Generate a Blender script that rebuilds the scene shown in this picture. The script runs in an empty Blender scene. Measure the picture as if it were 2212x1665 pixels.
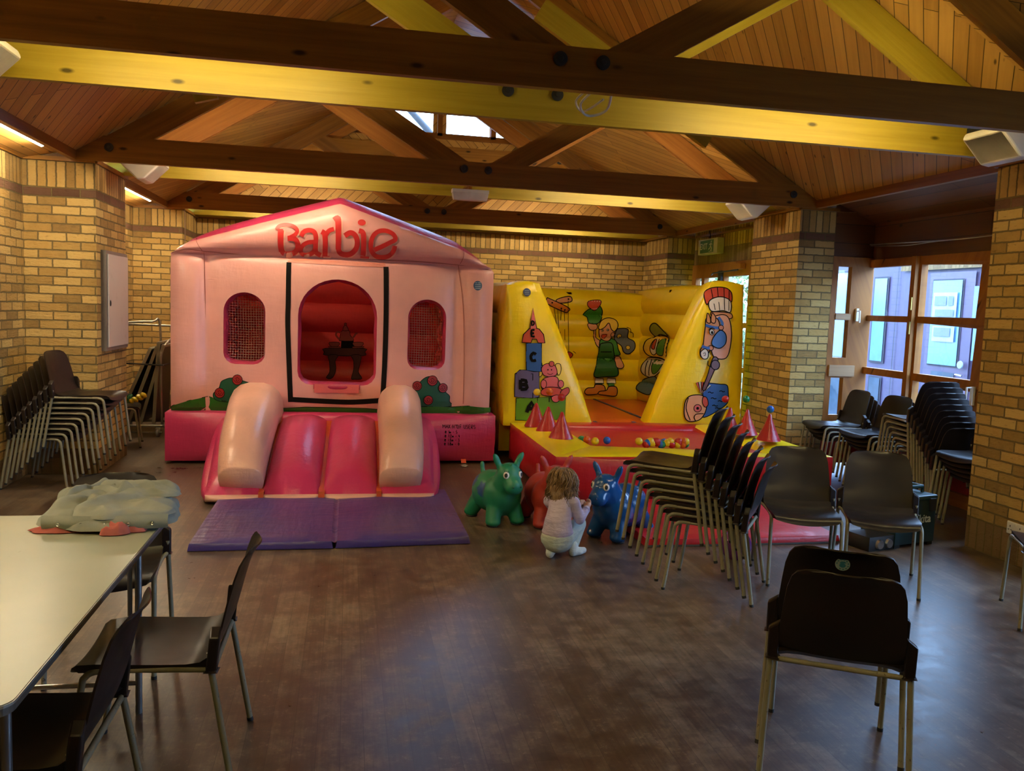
import bpy, bmesh, math, random
from mathutils import Vector, Matrix, Euler, noise
from mathutils.geometry import tessellate_polygon
random.seed(7)
PI = math.pi
scn = bpy.context.scene
COL = scn.collection
# ------------------------------------------------------------------ camera
F_PX, PITCH, ROLL, YAW, HC = 1788.083, 0.0935, 0.0369, 0.1981, 1.6012
_cy, _sy, _cp, _sp = math.cos(YAW), math.sin(YAW), math.cos(PITCH), math.sin(PITCH)
FW = Vector((_sy * _cp, _cy * _cp, -_sp)); _r0 = Vector((_cy, -_sy, 0)); _u0 = _r0.cross(FW)
RT = math.cos(ROLL) * _r0 + math.sin(ROLL) * _u0; UP = -math.sin(ROLL) * _r0 + math.cos(ROLL) * _u0
EYE = Vector((0, 0, HC))
cam = bpy.data.cameras.new('camera'); camo = bpy.data.objects.new('camera', cam); COL.objects.link(camo)
m = Matrix((RT, UP, -FW)).transposed().to_4x4(); m.translation = EYE; camo.matrix_world = m
cam.sensor_width = 36; cam.lens = F_PX * 36 / 2212; cam.clip_start = .05; cam.clip_end = 200
scn.camera = camo
def ray(x, y): return FW + RT * ((x - 1106) / F_PX) - UP * ((y - 832.5) / F_PX)
def atY(x, y, Y):
    d = ray(x, y); return EYE + d * (Y / d.y)
def atX(x, y, X):
    d = ray(x, y); return EYE + d * (X / d.x)
def atZ(x, y, Z):
    d = ray(x, y); return EYE + d * ((Z - HC) / d.z)
# ------------------------------------------------------------------ object helpers
def link(name, me, mats=None, parent=None, smooth=None):
    o = bpy.data.objects.new(name, me); COL.objects.link(o)
    if mats is not None:
        for mt in (mats if isinstance(mats, (list, tuple)) else [mats]): me.materials.append(mt)
    if parent is not None: o.parent = parent
    if smooth is not None:
        me.polygons.foreach_set('use_smooth', [True] * len(me.polygons))
        if smooth < 3.1:
            me.set_sharp_from_angle(angle=smooth)
    return o
def tag(o, label, cat, group=None, kind=None):
    o['label'] = label; o['category'] = cat
    if group: o['group'] = group
    if kind: o['kind'] = kind
    return o
def empty(name, loc=(0, 0, 0), rz=0, parent=None):
    o = bpy.data.objects.new(name, None); COL.objects.link(o); o.location = loc; o.rotation_euler = (0, 0, rz)
    o.empty_display_size = .05
    if parent: o.parent = parent
    return o
def thing(name, label, cat, loc=(0, 0, 0), rz=0, group=None):
    return tag(empty(name, loc, rz), label, cat, group)
def copy_tree(src, loc, rz, label=None):
    r = src.copy(); COL.objects.link(r); r.location = loc; r.rotation_euler = (0, 0, rz)
    if label: r['label'] = label
    for ch in src.children:
        c = ch.copy(); COL.objects.link(c); c.parent = r
        for g in ch.children:
            d = g.copy(); COL.objects.link(d); d.parent = c
    return r
class MB:
    """collects geometry for ONE mesh"""
    def __init__(s): s.v = []; s.f = []; s.uv = []; s.mi = []
    def add(s, vs, fs, uvs=None, mi=0):
        b = len(s.v); s.v += [tuple(p) for p in vs]
        for k, f in enumerate(fs):
            s.f.append([b + i for i in f]); s.mi.append(mi)
            s.uv.append(uvs[k] if uvs else [(0, 0)] * len(f))
    def quad(s, a, b, c, d, uv=None, mi=0):
        s.add([a, b, c, d], [(0, 1, 2, 3)], [uv] if uv else None, mi)
    def box(s, c, size, rot=None, mi=0):
        c = Vector(c); h = Vector(size) / 2; vs = []
        for i in range(8):
            p = Vector(((1 if i & 1 else -1) * h.x, (1 if i & 2 else -1) * h.y, (1 if i & 4 else -1) * h.z))
            if rot is not None: p = rot @ p
            vs.append(c + p)
        fs = [(0, 2, 3, 1), (4, 5, 7, 6), (0, 1, 5, 4), (2, 6, 7, 3), (0, 4, 6, 2), (1, 3, 7, 5)]
        L = max(size); ax = list(size).index(L); uvs = []
        for f in fs:
            u = []
            for i in f:
                q = [(1 if i & 1 else -1) * h.x, (1 if i & 2 else -1) * h.y, (1 if i & 4 else -1) * h.z]
                oth = [q[k] for k in range(3) if k != ax]
                u.append((q[ax] + c.x * .37 + c.y * .61, oth[0] + oth[1] + c.z + c.y))
            uvs.append(u)
        s.add(vs, fs, uvs, mi)
    def beam(s, a, b, w, t, side, mi=0):
        """bar from a to b, width w along 'up' (perp. in plane), thickness t along vector side"""
        a = Vector(a); b = Vector(b); d = (b - a); L = d.length; d.normalize(); sd = Vector(side).normalized()
        u = d.cross(sd).normalized(); vs = []
        for p in (a, b):
            for i, j in ((-1, -1), (1, -1), (1, 1), (-1, 1)): vs.append(p + u * (w / 2 * i) + sd * (t / 2 * j))
        fs = [(0, 1, 5, 4), (1, 2, 6, 5), (2, 3, 7, 6), (3, 0, 4, 7), (3, 2, 1, 0), (4, 5, 6, 7)]
        o = a.x + a.y * 1.7; ws = [w, t, w, t]; uvs = []; acc = a.z
        for k in range(4):
            uvs.append([(o, acc), (o, acc + ws[k]), (o + L, acc + ws[k]), (o + L, acc)]); acc += ws[k]
        uvs += [[(o, 0), (o, w), (o + t, w), (o + t, 0)]] * 2
        s.add(vs, fs, uvs, mi)
    def tube(s, pts, r, n=8, cap=True, mi=0, flat=1.0, up=None):
        pts = [Vector(p) for p in pts]; rs = r if isinstance(r, (list, tuple)) else [r] * len(pts)
        b = len(s.v); prev = None
        for i, p in enumerate(pts):
            d = (pts[min(i + 1, len(pts) - 1)] - pts[max(i - 1, 0)]).normalized()
            if prev is None:
                a = Vector(up) if up else (Vector((0, 0, 1)) if abs(d.z) < .9 else Vector((1, 0, 0)))
                x = a.cross(d).normalized()
            else: x = (prev - d * prev.dot(d)).normalized()
            prev = x; y = d.cross(x)
            for k in range(n):
                t = 2 * PI * k / n; s.v.append(tuple(p + x * (math.cos(t) * rs[i]) + y * (math.sin(t) * rs[i] * flat)))
        for i in range(len(pts) - 1):
            for k in range(n):
                s.f.append([b + i * n + k, b + i * n + (k + 1) % n, b + (i + 1) * n + (k + 1) % n, b + (i + 1) * n + k])
                s.uv.append([(0, 0)] * 4); s.mi.append(mi)
        if cap:
            for i in (0, len(pts) - 1):
                f = [b + i * n + k for k in range(n)]
                s.f.append(f[::-1] if i == 0 else f); s.uv.append([(0, 0)] * n); s.mi.append(mi)
    def lathe(s, prof, c=(0, 0, 0), n=16, mi=0, axis='z'):
        b = len(s.v); c = Vector(c)
        for r, z in prof:
            for k in range(n):
                t = 2 * PI * k / n; q = (r * math.cos(t), r * math.sin(t), z)
                if axis == 'y': q = (q[0], q[2], q[1])
                if axis == 'x': q = (q[2], q[0], q[1])
                s.v.append(tuple(c + Vector(q)))
        for i in range(len(prof) - 1):
            for k in range(n):
                s.f.append([b + i * n + k, b + i * n + (k + 1) % n, b + (i + 1) * n + (k + 1) % n, b + (i + 1) * n + k])
                s.uv.append([(0, 0)] * 4); s.mi.append(mi)
    def grid(s, fn, nu, nv, mi=0, uvs=1.0):
        b = len(s.v)
        for j in range(nv + 1):
            for i in range(nu + 1): s.v.append(tuple(fn(i / nu, j / nv)))
        for j in range(nv):
            for i in range(nu):
                q = b + j * (nu + 1) + i
                s.f.append([q, q + 1, q + nu + 2, q + nu + 1]); s.mi.append(mi)
                s.uv.append([(i / nu * uvs, j / nv * uvs), ((i + 1) / nu * uvs, j / nv * uvs), ((i + 1) / nu * uvs, (j + 1) / nv * uvs), (i / nu * uvs, (j + 1) / nv * uvs)])
    def ball(s, c, r, n=10, mi=0, sc=(1, 1, 1), rot=None):
        c = Vector(c); b = len(s.v); rings = n // 2 + 1
        for j in range(1, rings):
            ph = PI * j / rings
            for k in range(n):
                t = 2 * PI * k / n; q = Vector((math.sin(ph) * math.cos(t) * sc[0], math.sin(ph) * math.sin(t) * sc[1], math.cos(ph) * sc[2])) * r
                if rot is not None: q = rot @ q
                s.v.append(tuple(c + q))
        for z in (1, -1):
            q = Vector((0, 0, z * r * sc[2]));
            if rot is not None: q = rot @ q
            s.v.append(tuple(c + q))
        t0 = b + (rings - 1) * n; t1 = t0 + 1
        for j in range(rings - 2):
            for k in range(n):
                s.f.append([b + j * n + k, b + (j + 1) * n + k, b + (j + 1) * n + (k + 1) % n, b + j * n + (k + 1) % n]); s.mi.append(mi); s.uv.append([(0, 0)] * 4)
        for k in range(n):
            s.f.append([t0, b + k, b + (k + 1) % n]); s.f.append([t1, b + (rings - 2) * n + (k + 1) % n, b + (rings - 2) * n + k]); s.mi += [mi, mi]; s.uv += [[(0, 0)] * 3] * 2
    def mesh(s, name, weld=False):
        me = bpy.data.meshes.new(name); me.from_pydata(s.v, [], s.f); me.update()
        ul = me.uv_layers.new(name='UVMap')
        flat = [c for f in s.uv for uv in f for c in uv]
        if len(flat) == 2 * len(me.loops): ul.data.foreach_set('uv', flat)
        me.polygons.foreach_set('material_index', s.mi)
        bm = bmesh.new(); bm.from_mesh(me)
        if weld: bmesh.ops.remove_doubles(bm, verts=bm.verts, dist=1e-5)
        bmesh.ops.recalc_face_normals(bm, faces=bm.faces) if weld else None
        bm.to_mesh(me); bm.free()
        return me
    def build(s, name, mats, parent=None, smooth=None, weld=False):
        return link(name, s.mesh(name, weld), mats, parent, smooth)
def pillow(mb, c, bulge, n=10, faces=None, ribs=None, mis=None, pw=.6):
    """inflated box: c = 8 corners (bit0 x, bit1 y, bit2 z); bulge per face dict/number; ribs {face:(count,axis)}"""
    c = [Vector(p) for p in c]
    F = {'x0': (0, 2, 4, 6), 'x1': (3, 1, 7, 5), 'y0': (1, 0, 5, 4), 'y1': (2, 3, 6, 7), 'z0': (0, 1, 2, 3), 'z1': (4, 5, 6, 7)}
    out = {'x0': (-1, 0, 0), 'x1': (1, 0, 0), 'y0': (0, -1, 0), 'y1': (0, 1, 0), 'z0': (0, 0, -1), 'z1': (0, 0, 1)}
    for k, (a, b, d, e) in F.items():
        if faces and k not in faces: continue
        bu = bulge.get(k, 0) if isinstance(bulge, dict) else bulge
        A, B, D, E = c[a], c[b], c[d], c[e]
        nrm = (B - A).cross(D - A) + (E - B).cross(E - D) * 0
        if nrm.length < 1e-9: nrm = Vector(out[k])
        nrm.normalize()
        ctr = sum(c, Vector()) / 8; fc = (A + B + D + E) / 4
        if nrm.dot(fc - ctr) < 0: nrm = -nrm
        rb = ribs.get(k) if ribs else None
        nn = n if not rb else max(n, rb[0] * 5)
        def fn(u, v):
            p = A.lerp(B, u).lerp(D.lerp(E, u), v)
            U, V = 2 * u - 1, 2 * v - 1
            w = max(0, (1 - U * U) * (1 - V * V)) ** pw
            if rb:
                t = v if rb[1] == 'v' else u
                w = min(1, w * 3) * abs(math.sin(PI * rb[0] * t)) ** .55
            return p + nrm * (bu * w)
        mb.grid(fn, nn, nn, mi=(mis or {}).get(k, 0))
    return mb
def box8(x0, x1, y0, y1, z0, z1):
    return [(x1 if i & 1 else x0, y1 if i & 2 else y0, z1 if i & 4 else z0) for i in range(8)]
def catmull(pts, n=6, closed=False):
    P = [Vector(p) for p in pts]; out = []; N = len(P)
    for i in range(N if closed else N - 1):
        g = lambda k: P[k % N] if closed else P[max(0, min(N - 1, k))]
        p0, p1, p2, p3 = g(i - 1), g(i), g(i + 1), g(i + 2)
        for k in range(n):
            t = k / n
            out.append(.5 * ((2 * p1) + (p2 - p0) * t + (2 * p0 - 5 * p1 + 4 * p2 - p3) * t * t + (3 * p1 - p0 - 3 * p2 + p3) * t ** 3))
    if not closed: out.append(P[-1])
    return out
def blob(name, mats, parts, voxel=.012, smooth=6, parent=None):
    """organic body: parts = ('c', a, b, ra, rb) tapered capsules | ('e', centre, radii, rot); united by a remesh and smoothed into one surface"""
    mb = MB()
    for p in parts:
        if p[0] == 'c':
            a, b, ra, rb = Vector(p[1]), Vector(p[2]), p[3], p[4]
            n = 7; mb.tube([a.lerp(b, i / n) for i in range(n + 1)], [ra + (rb - ra) * i / n for i in range(n + 1)], n=14)
            mb.ball(a, ra, 14); mb.ball(b, rb, 14)
        else:
            mb.ball(p[1], 1, 18, sc=p[2], rot=(p[3] if len(p) > 3 else None))
    o = mb.build(name, None)
    md = o.modifiers.new('r', 'REMESH'); md.mode = 'VOXEL'; md.voxel_size = voxel
    ms = o.modifiers.new('s', 'SMOOTH'); ms.factor = .5; ms.iterations = smooth
    dg = bpy.context.evaluated_depsgraph_get(); dg.update()
    me = bpy.data.meshes.new_from_object(o.evaluated_get(dg)); old = o.data; o.modifiers.clear(); o.data = me; bpy.data.meshes.remove(old)
    me.name = name
    me.materials.clear()
    for mt in (mats if isinstance(mats, (list, tuple)) else [mats]): me.materials.append(mt)
    me.polygons.foreach_set('use_smooth', [True] * len(me.polygons))
    if parent: o.parent = parent
    return o
# ------------------------------------------------------------------ materials
def srgb(r, g, b):
    f = lambda c: ((c / 255 + .055) / 1.055) ** 2.4 if c > 10 else c / 255 / 12.92
    return (f(r), f(g), f(b), 1)
class NT:
    def __init__(s, name):
        s.m = bpy.data.materials.new(name); s.m.use_nodes = True; s.t = s.m.node_tree; s.n = s.t.nodes; s.l = s.t.links
        s.b = s.n['Principled BSDF']
    def new(s, typ, **kw):
        nd = s.n.new(typ)
        for k, v in kw.items():
            if k in nd.inputs.keys(): nd.inputs[k].default_value = v
            else: setattr(nd, k, v)
        return nd
    def link(s, a, b): s.l.new(a, b)
    def math(s, op, a, b=None, c=None):
        nd = s.n.new('ShaderNodeMath'); nd.operation = op
        for i, x in enumerate((a, b, c)):
            if x is None: continue
            if isinstance(x, (int, float)): nd.inputs[i].default_value = x
            else: s.l.new(x, nd.inputs[i])
        return nd.outputs[0]
    def mix(s, fac, a, b, mode='MIX'):
        nd = s.n.new('ShaderNodeMix'); nd.data_type = 'RGBA'; nd.blend_type = mode
        for i, x in ((0, fac), (6, a), (7, b)):
            if isinstance(x, (int, float)): nd.inputs[i].default_value = x
            elif isinstance(x, tuple): nd.inputs[i].default_value = x
            else: s.l.new(x, nd.inputs[i])
        return nd.outputs[2]
    def ramp(s, fac, stops, interp='LINEAR'):
        nd = s.n.new('ShaderNodeValToRGB'); cr = nd.color_ramp; cr.interpolation = interp
        while len(cr.elements) < len(stops): cr.elements.new(.5)
        for e, (p, c) in zip(cr.elements, stops): e.position = p; e.color = c if len(c) == 4 else (*c, 1)
        s.l.new(fac, nd.inputs[0]); return nd.outputs[0]
    def coords(s, kind='UV', scale=(1, 1, 1), rot=(0, 0, 0)):
        tc = s.n.new('ShaderNodeTexCoord'); mp = s.n.new('ShaderNodeMapping'); mp.inputs['Scale'].default_value = scale; mp.inputs['Rotation'].default_value = rot
        s.l.new(tc.outputs[kind], mp.inputs[0]); return mp.outputs[0]
    def noise(s, vec, scale, detail=3, rough=.5):
        nd = s.n.new('ShaderNodeTexNoise'); nd.inputs['Scale'].default_value = scale; nd.inputs['Detail'].default_value = detail; nd.inputs['Roughness'].default_value = rough
        s.l.new(vec, nd.inputs['Vector']); return nd.outputs[0]
    def bump(s, h, strength=.3, dist=.01):
        nd = s.n.new('ShaderNodeBump'); nd.inputs['Strength'].default_value = strength; nd.inputs['Distance'].default_value = dist
        s.l.new(h, nd.inputs['Height']); s.l.new(nd.outputs[0], s.b.inputs['Normal'])
def plain(name, col, rough=.5, metal=0, var=.08, nscale=8, bump=0, bscale=60, coat=0, spec=.5):
    t = NT(name); v = t.coords('Object')
    n = t.noise(v, nscale)
    dk = tuple(c * (1 - var * 2) for c in col[:3]) + (1,); lt = tuple(min(1, c * (1 + var * 2)) for c in col[:3]) + (1,)
    t.link(t.ramp(n, [(.3, dk), (.7, lt)]), t.b.inputs['Base Color'])
    t.b.inputs['Roughness'].default_value = rough; t.b.inputs['Metallic'].default_value = metal
    t.b.inputs['Specular IOR Level'].default_value = spec
    if coat: t.b.inputs['Coat Weight'].default_value = coat; t.b.inputs['Coat Roughness'].default_value = .15
    if bump: t.bump(t.noise(v, bscale, 4), bump, .005)
    return t.m
def vinyl(name, col, rough=.33, wr=.25):
    """inflatable PVC with soft wrinkles"""
    t = NT(name); v = t.coords('Object')
    n = t.noise(v, 2.5); n2 = t.noise(t.coords('Object', (9, 9, 2.2)), 3.0, 3, .6); n3 = t.noise(t.coords('Object', (2, 2, 9)), 3.2, 3, .6)
    dk = tuple(c * .9 for c in col[:3]) + (1,); lt = tuple(min(1, c * 1.07) for c in col[:3]) + (1,)
    t.link(t.ramp(n, [(.3, dk), (.7, lt)]), t.b.inputs['Base Color'])
    t.b.inputs['Roughness'].default_value = rough; t.b.inputs['Specular IOR Level'].default_value = .5
    t.bump(t.math('ADD', n2, n3), wr, .012)
    return t.m
def emit(name, col, st):
    t = NT(name); t.b.inputs['Base Color'].default_value = col; t.b.inputs['Emission Color'].default_value = col; t.b.inputs['Emission Strength'].default_value = st
    return t.m
def wood(name, c_dark, c_light, rough=.45, knots=True, sc=1.0):
    t = NT(name); uv = t.coords('UV')
    g = t.noise(t.coords('UV', (1.1 * sc, 26 * sc, 1)), 1.0, 5, .6)
    g2 = t.noise(t.coords('UV', (.5, 3, 1)), 1.0, 2)
    col = t.ramp(t.math('ADD', t.math('MULTIPLY', g, .6), t.math('MULTIPLY', g2, .4)), [(.32, c_dark), (.68, c_light)])
    if knots:
        vo = t.n.new('ShaderNodeTexVoronoi'); vo.inputs['Scale'].default_value = 1; t.link(t.coords('UV', (2.6, 6.5, 1)), vo.inputs['Vector'])
        k = t.ramp(vo.outputs['Distance'], [(.05, (1, 1, 1, 1)), (.115, (0, 0, 0, 1))])
        col = t.mix(k, col, tuple(c * .22 for c in c_dark[:3]) + (1,))
    t.link(col, t.b.inputs['Base Color']); t.b.inputs['Roughness'].default_value = rough; t.b.inputs['Specular IOR Level'].default_value = .3
    t.bump(g, .12, .002)
    return t.m
def boards(name, c_dark, c_light, pitch=.095, rough=.45):
    t = NT(name); uv = t.coords('UV')
    br = t.n.new('ShaderNodeTexBrick'); t.link(uv, br.inputs['Vector'])
    br.inputs['Color1'].default_value = (0, 0, 0, 1); br.inputs['Color2'].default_value = (1, 1, 1, 1); br.inputs['Mortar'].default_value = (0, 0, 0, 1)
    br.inputs['Scale'].default_value = 1; br.inputs['Brick Width'].default_value = 3.1; br.inputs['Row Height'].default_value = pitch; br.inputs['Mortar Size'].default_value = .0035; br.inputs['Mortar Smooth'].default_value = .2
    g = t.noise(t.coords('UV', (1.2, 30, 1)), 1.0, 4, .6)
    f = t.math('ADD', t.math('MULTIPLY', br.outputs['Color'], .45), t.math('MULTIPLY', g, .6))
    col = t.ramp(f, [(.2, c_dark), (.85, c_light)])
    vo = t.n.new('ShaderNodeTexVoronoi'); vo.inputs['Scale'].default_value = 1; t.link(t.coords('UV', (3.2, 1 / pitch, 1)), vo.inputs['Vector'])
    col = t.mix(t.ramp(vo.outputs['Distance'], [(.05, (1, 1, 1, 1)), (.12, (0, 0, 0, 1))]), col, tuple(c * .25 for c in c_dark[:3]) + (1,))
    col = t.mix(br.outputs['Fac'], col, tuple(c * .25 for c in c_dark[:3]) + (1,))
    t.link(col, t.b.inputs['Base Color']); t.b.inputs['Roughness'].default_value = rough
    t.bump(t.math('SUBTRACT', 1, br.outputs['Fac']), .5, .006)
    return t.m
def brick(name, stops, w=.225, h=.075, mortar=(.16, .115, .048, 1), rough=.9, off=.5):
    t = NT(name); uv = t.coords('UV')
    nz = t.n.new('ShaderNodeTexNoise'); nz.inputs['Scale'].default_value = 22; nz.inputs['Detail'].default_value = 3; t.link(uv, nz.inputs['Vector'])
    va = t.n.new('ShaderNodeVectorMath'); va.operation = 'MULTIPLY_ADD'; va.inputs[1].default_value = (.012, .012, 0); va.inputs[2].default_value = (-.006, -.006, 0)
    t.link(nz.outputs['Color'], va.inputs[0]); ad = t.n.new('ShaderNodeVectorMath'); ad.operation = 'ADD'; t.link(uv, ad.inputs[0]); t.link(va.outputs[0], ad.inputs[1])
    br = t.n.new('ShaderNodeTexBrick'); br.offset = off; t.link(ad.outputs[0], br.inputs['Vector'])
    br.inputs['Color1'].default_value = (0, 0, 0, 1); br.inputs['Color2'].default_value = (1, 1, 1, 1); br.inputs['Mortar'].default_value = (.5, .5, .5, 1)
    br.inputs['Scale'].default_value = 1; br.inputs['Brick Width'].default_value = w; br.inputs['Row Height'].default_value = h; br.inputs['Mortar Size'].default_value = .0072; br.inputs['Mortar Smooth'].default_value = .25
    n1 = t.noise(uv, 14, 4, .65); n2 = t.noise(t.coords('UV', (1, 3.5, 1)), 16, 5, .7)
    f = t.math('ADD', t.math('MULTIPLY', br.outputs['Color'], .72), t.math('MULTIPLY', n1, .34))
    col = t.ramp(f, stops)
    crack = t.ramp(n2, [(.30, (.45, .45, .45, 1)), (.40, (1, 1, 1, 1))])
    col = t.mix(1.0, col, crack, 'MULTIPLY')
    col = t.mix(br.outputs['Fac'], col, mortar)
    t.link(col, t.b.inputs['Base Color']); t.b.inputs['Roughness'].default_value = rough; t.b.inputs['Specular IOR Level'].default_value = .2
    hgt = t.math('ADD', t.math('MULTIPLY', t.math('SUBTRACT', 1, br.outputs['Fac']), .7), t.math('MULTIPLY', n2, .6))
    t.bump(hgt, 1.0, .018)
    return t.m
def glass(name, tint=(1, 1, 1, 1), base=.05):
    t = NT(name); t.n.remove(t.b)
    tr = t.n.new('ShaderNodeBsdfTransparent'); tr.inputs[0].default_value = tint
    gl = t.n.new('ShaderNodeBsdfGlossy'); gl.inputs['Roughness'].default_value = .02
    lw = t.n.new('ShaderNodeLayerWeight'); lw.inputs[0].default_value = .5
    fac = t.math('ADD', base, t.math('MULTIPLY', t.math('POWER', lw.outputs['Facing'], 4), .6))
    mx = t.n.new('ShaderNodeMixShader'); t.link(fac, mx.inputs[0]); t.link(tr.outputs[0], mx.inputs[1]); t.link(gl.outputs[0], mx.inputs[2])
    t.link(mx.outputs[0], t.n['Material Output'].inputs[0]); return t.m
M = {}
M['beam'] = wood('unlit brown pine', (.165, .066, .009, 1), (.35, .148, .020, 1), .45)  # brown pine; the unlit look of the front planks is in the colour
M['beam_lit'] = wood('lamplit pine', (.27, .185, .010, 1), (.40, .29, .03, 1), .45)  # same pine, with the yellow tube light painted into its colour
M['frame'] = wood('orange window timber', (.20, .065, .010, 1), (.36, .135, .020, 1), .6)
M['frame_pale'] = wood('pale timber', (.30, .17, .08, 1), (.45, .28, .14, 1), .5)
M['ceil'] = boards('pine ceiling boards', (.32, .145, .027, 1), (.60, .32, .075, 1))
M['fascia'] = boards('dark fascia boards', (.085, .028, .005, 1), (.165, .056, .009, 1), .19, .5)
_b = [(.0, (.15, .085, .04, 1)), (.22, (.31, .19, .06, 1)), (.5, (.47, .29, .085, 1)), (.85, (.58, .39, .135, 1))]
M['brick'] = brick('buff brick', _b)
M['soldier'] = brick('buff soldier brick', _b, .075, .225, off=0)
M['brick_dark'] = brick('brown brick', [(0, (.09, .045, .028, 1)), (.6, (.17, .085, .05, 1))])
M['soldier_dark'] = brick('brown soldier brick', [(0, (.12, .07, .035, 1)), (.6, (.24, .15, .07, 1))], .075, .225, off=0)
M['chrome'] = plain('brushed steel', (.55, .56, .56, 1), .3, 1)
M['black'] = plain('black rubber', (.012, .012, .012, 1), .6)
M['white'] = plain('white plastic', (.72, .70, .66, 1), .4, var=.02)
M['glass'] = glass('window glass', (.93, .97, 1, 1))
def flat(name, r, g, b, rough=.4): return plain(name, srgb(r, g, b), rough, var=.03)
# ------------------------------------------------------------------ the room
def structure(o, label=None):
    o['kind'] = 'structure'
    if label: o['label'] = label
    return o
def bands(mb, p0, p1, flip=False, z1=2.70):
    """brick face from p0 to p1 (xy): soldier base, stretcher courses, brown course, soldier top"""
    p0 = Vector((*p0, 0)); p1 = Vector((*p1, 0)); L = (p1 - p0).length; off = p0.x * .731 + p0.y * .413
    off = round(off / .1125) * .1125
    for a, b, mi in ((0, .225, 3), (.225, 2.40, 0), (2.40, 2.475, 2), (2.475, z1, 1)):
        A, B = p0 + Vector((0, 0, a)), p1 + Vector((0, 0, a)); C, D = p1 + Vector((0, 0, b)), p0 + Vector((0, 0, b))
        mb.quad(A, B, C, D, [(off, a), (off + L, a), (off + L, b), (off, b)], mi)
BM = [M['brick'], M['soldier'], M['brick_dark'], M['soldier_dark']]
def path_wall(name, pts, label=None):
    mb = MB()
    for a, b in zip(pts[:-1], pts[1:]): bands(mb, a, b)
    return structure(mb.build(name, BM), label)
XL, XLR, XR = -2.137, -2.712, 4.48
path_wall('wall_left', [(-2.712, -3.2), (-2.712, .55), (XL, .55), (XL, 1.5), (-2.712, 1.5), (-2.712, 4.2), (XL, 4.2), (XL, 5.15), (XLR, 5.15), (XLR, 7.784), (XL, 7.784), (XL, 8.74), (XLR, 8.74), (XLR, 11.44), (-2.112, 11.44), (-2.112, 12.465)], 'stepped buff brick wall with piers on the left')
path_wall('wall_back', [(-2.112, 12.465), (4.536, 12.465)], 'buff brick wall at the far end of the hall')
def pillar(pts, label): return path_wall('brick_pillar', pts, label)
tag(pillar([(4.95, 11.482), (4.535, 11.482), (4.535, 12.465)][::-1], 'far brick pier between the back wall and the exit door'), 'far brick pier between the back wall and the exit door', 'pillar')
tag(pillar([(4.88, 7.786), (4.48, 7.786), (4.48, 8.785), (5.2, 8.785)], ''), 'brick pier between the exit door and the window bay', 'pillar')
tag(pillar([(5.5, 4.2), (4.43, 4.2), (4.43, 5.13), (5.5, 5.13)], ''), 'nearest brick pier at the right edge with a socket', 'pillar')
tag(pillar([(5.5, .55), (4.43, .55), (4.43, 1.5), (5.5, 1.5)], ''), 'brick pier behind the photographer on the right', 'pillar')
path_wall('wall_front', [(-2.712, -3.2), (5.5, -3.2)], 'brick wall behind the photographer')
path_wall('wall_right', [(5.5, -3.2), (5.5, .55)], 'brick wall beside the photographer')
# trims along the brick tops
tm = MB()
def trim(a, b, z=2.715, t=.035):
    a = Vector((*a, z)); b = Vector((*b, z)); d = (b - a).normalized(); n = Vector((-d.y, d.x, 0))
    tm.beam(a, b, .034, t, n)
for pts in ([(-2.712, 5.15), (XLR, 7.77), (XL, 7.77), (XL + .012, 8.74), (XLR, 8.74), (XLR, 11.43), (-2.1, 11.43), (-2.1, 12.45), (4.525, 12.45), (4.525, 11.47), (4.95, 11.47)],
            [(4.95, 11.47), (4.95, 8.79), (4.47, 8.79), (4.47, 7.775), (4.9, 7.775)], [(5.34, 5.14), (4.42, 5.14), (4.42, 4.19), (5.3, 4.19)], [(XL, 5.16), (XL, 4.19), (-2.7, 4.19)]):
    for a, b in zip(pts[:-1], pts[1:]): trim(a, b)
structure(tm.build('trim_1', M['beam']), 'thin timber moulding along the brick tops')
# floor
t = NT('worn strip floor')
uv = t.coords('Object'); rz = t.coords('Object', rot=(0, 0, PI / 2))
br = t.n.new('ShaderNodeTexBrick'); t.link(rz, br.inputs['Vector']); br.inputs['Color1'].default_value = (0, 0, 0, 1); br.inputs['Color2'].default_value = (1, 1, 1, 1); br.inputs['Mortar'].default_value = (.2, .2, .2, 1)
br.inputs['Scale'].default_value = 1; br.inputs['Brick Width'].default_value = 1.15; br.inputs['Row Height'].default_value = .085; br.inputs['Mortar Size'].default_value = .0012; br.inputs['Mortar Smooth'].default_value = .1; br.offset = .37
g = t.noise(t.coords('Object', (60, 3, 1)), 1, 4, .6); n1 = t.noise(uv, .9, 4, .55); n2 = t.noise(uv, 9, 6, .7); n3 = t.noise(uv, 45, 3, .7)
f = t.math('ADD', t.math('ADD', t.math('MULTIPLY', br.outputs['Color'], .065), t.math('MULTIPLY', g, .17)), t.math('ADD', t.math('MULTIPLY', n1, .34), t.math('MULTIPLY', n2, .44)))
col = t.ramp(f, [(.36, (.026, .014, .010, 1)), (.50, (.075, .046, .031, 1)), (.66, (.20, .145, .095, 1))])
spk = t.ramp(n3, [(.56, (0, 0, 0, 1)), (.66, (1, 1, 1, 1))]); pat = t.ramp(n2, [(.45, (0, 0, 0, 1)), (.62, (1, 1, 1, 1))])
col = t.mix(t.math('MULTIPLY', t.math('MULTIPLY', spk, pat), .55), col, (.27, .20, .13, 1))
col = t.mix(t.math('MULTIPLY', br.outputs['Fac'], .55), col, (.02, .012, .008, 1))
t.link(col, t.b.inputs['Base Color'])
t.link(t.ramp(t.math('ADD', t.math('MULTIPLY', n1, .5), t.math('MULTIPLY', n2, .5)), [(.3, (.24, .24, .24, 1)), (.7, (.46, .46, .46, 1))]), t.b.inputs['Roughness'])
t.bump(t.math('ADD', t.math('MULTIPLY', n2, .5), t.math('ADD', t.math('MULTIPLY', n3, .35), t.math('MULTIPLY', g, .4))), .22, .003)
M['floor'] = t.m
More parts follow.
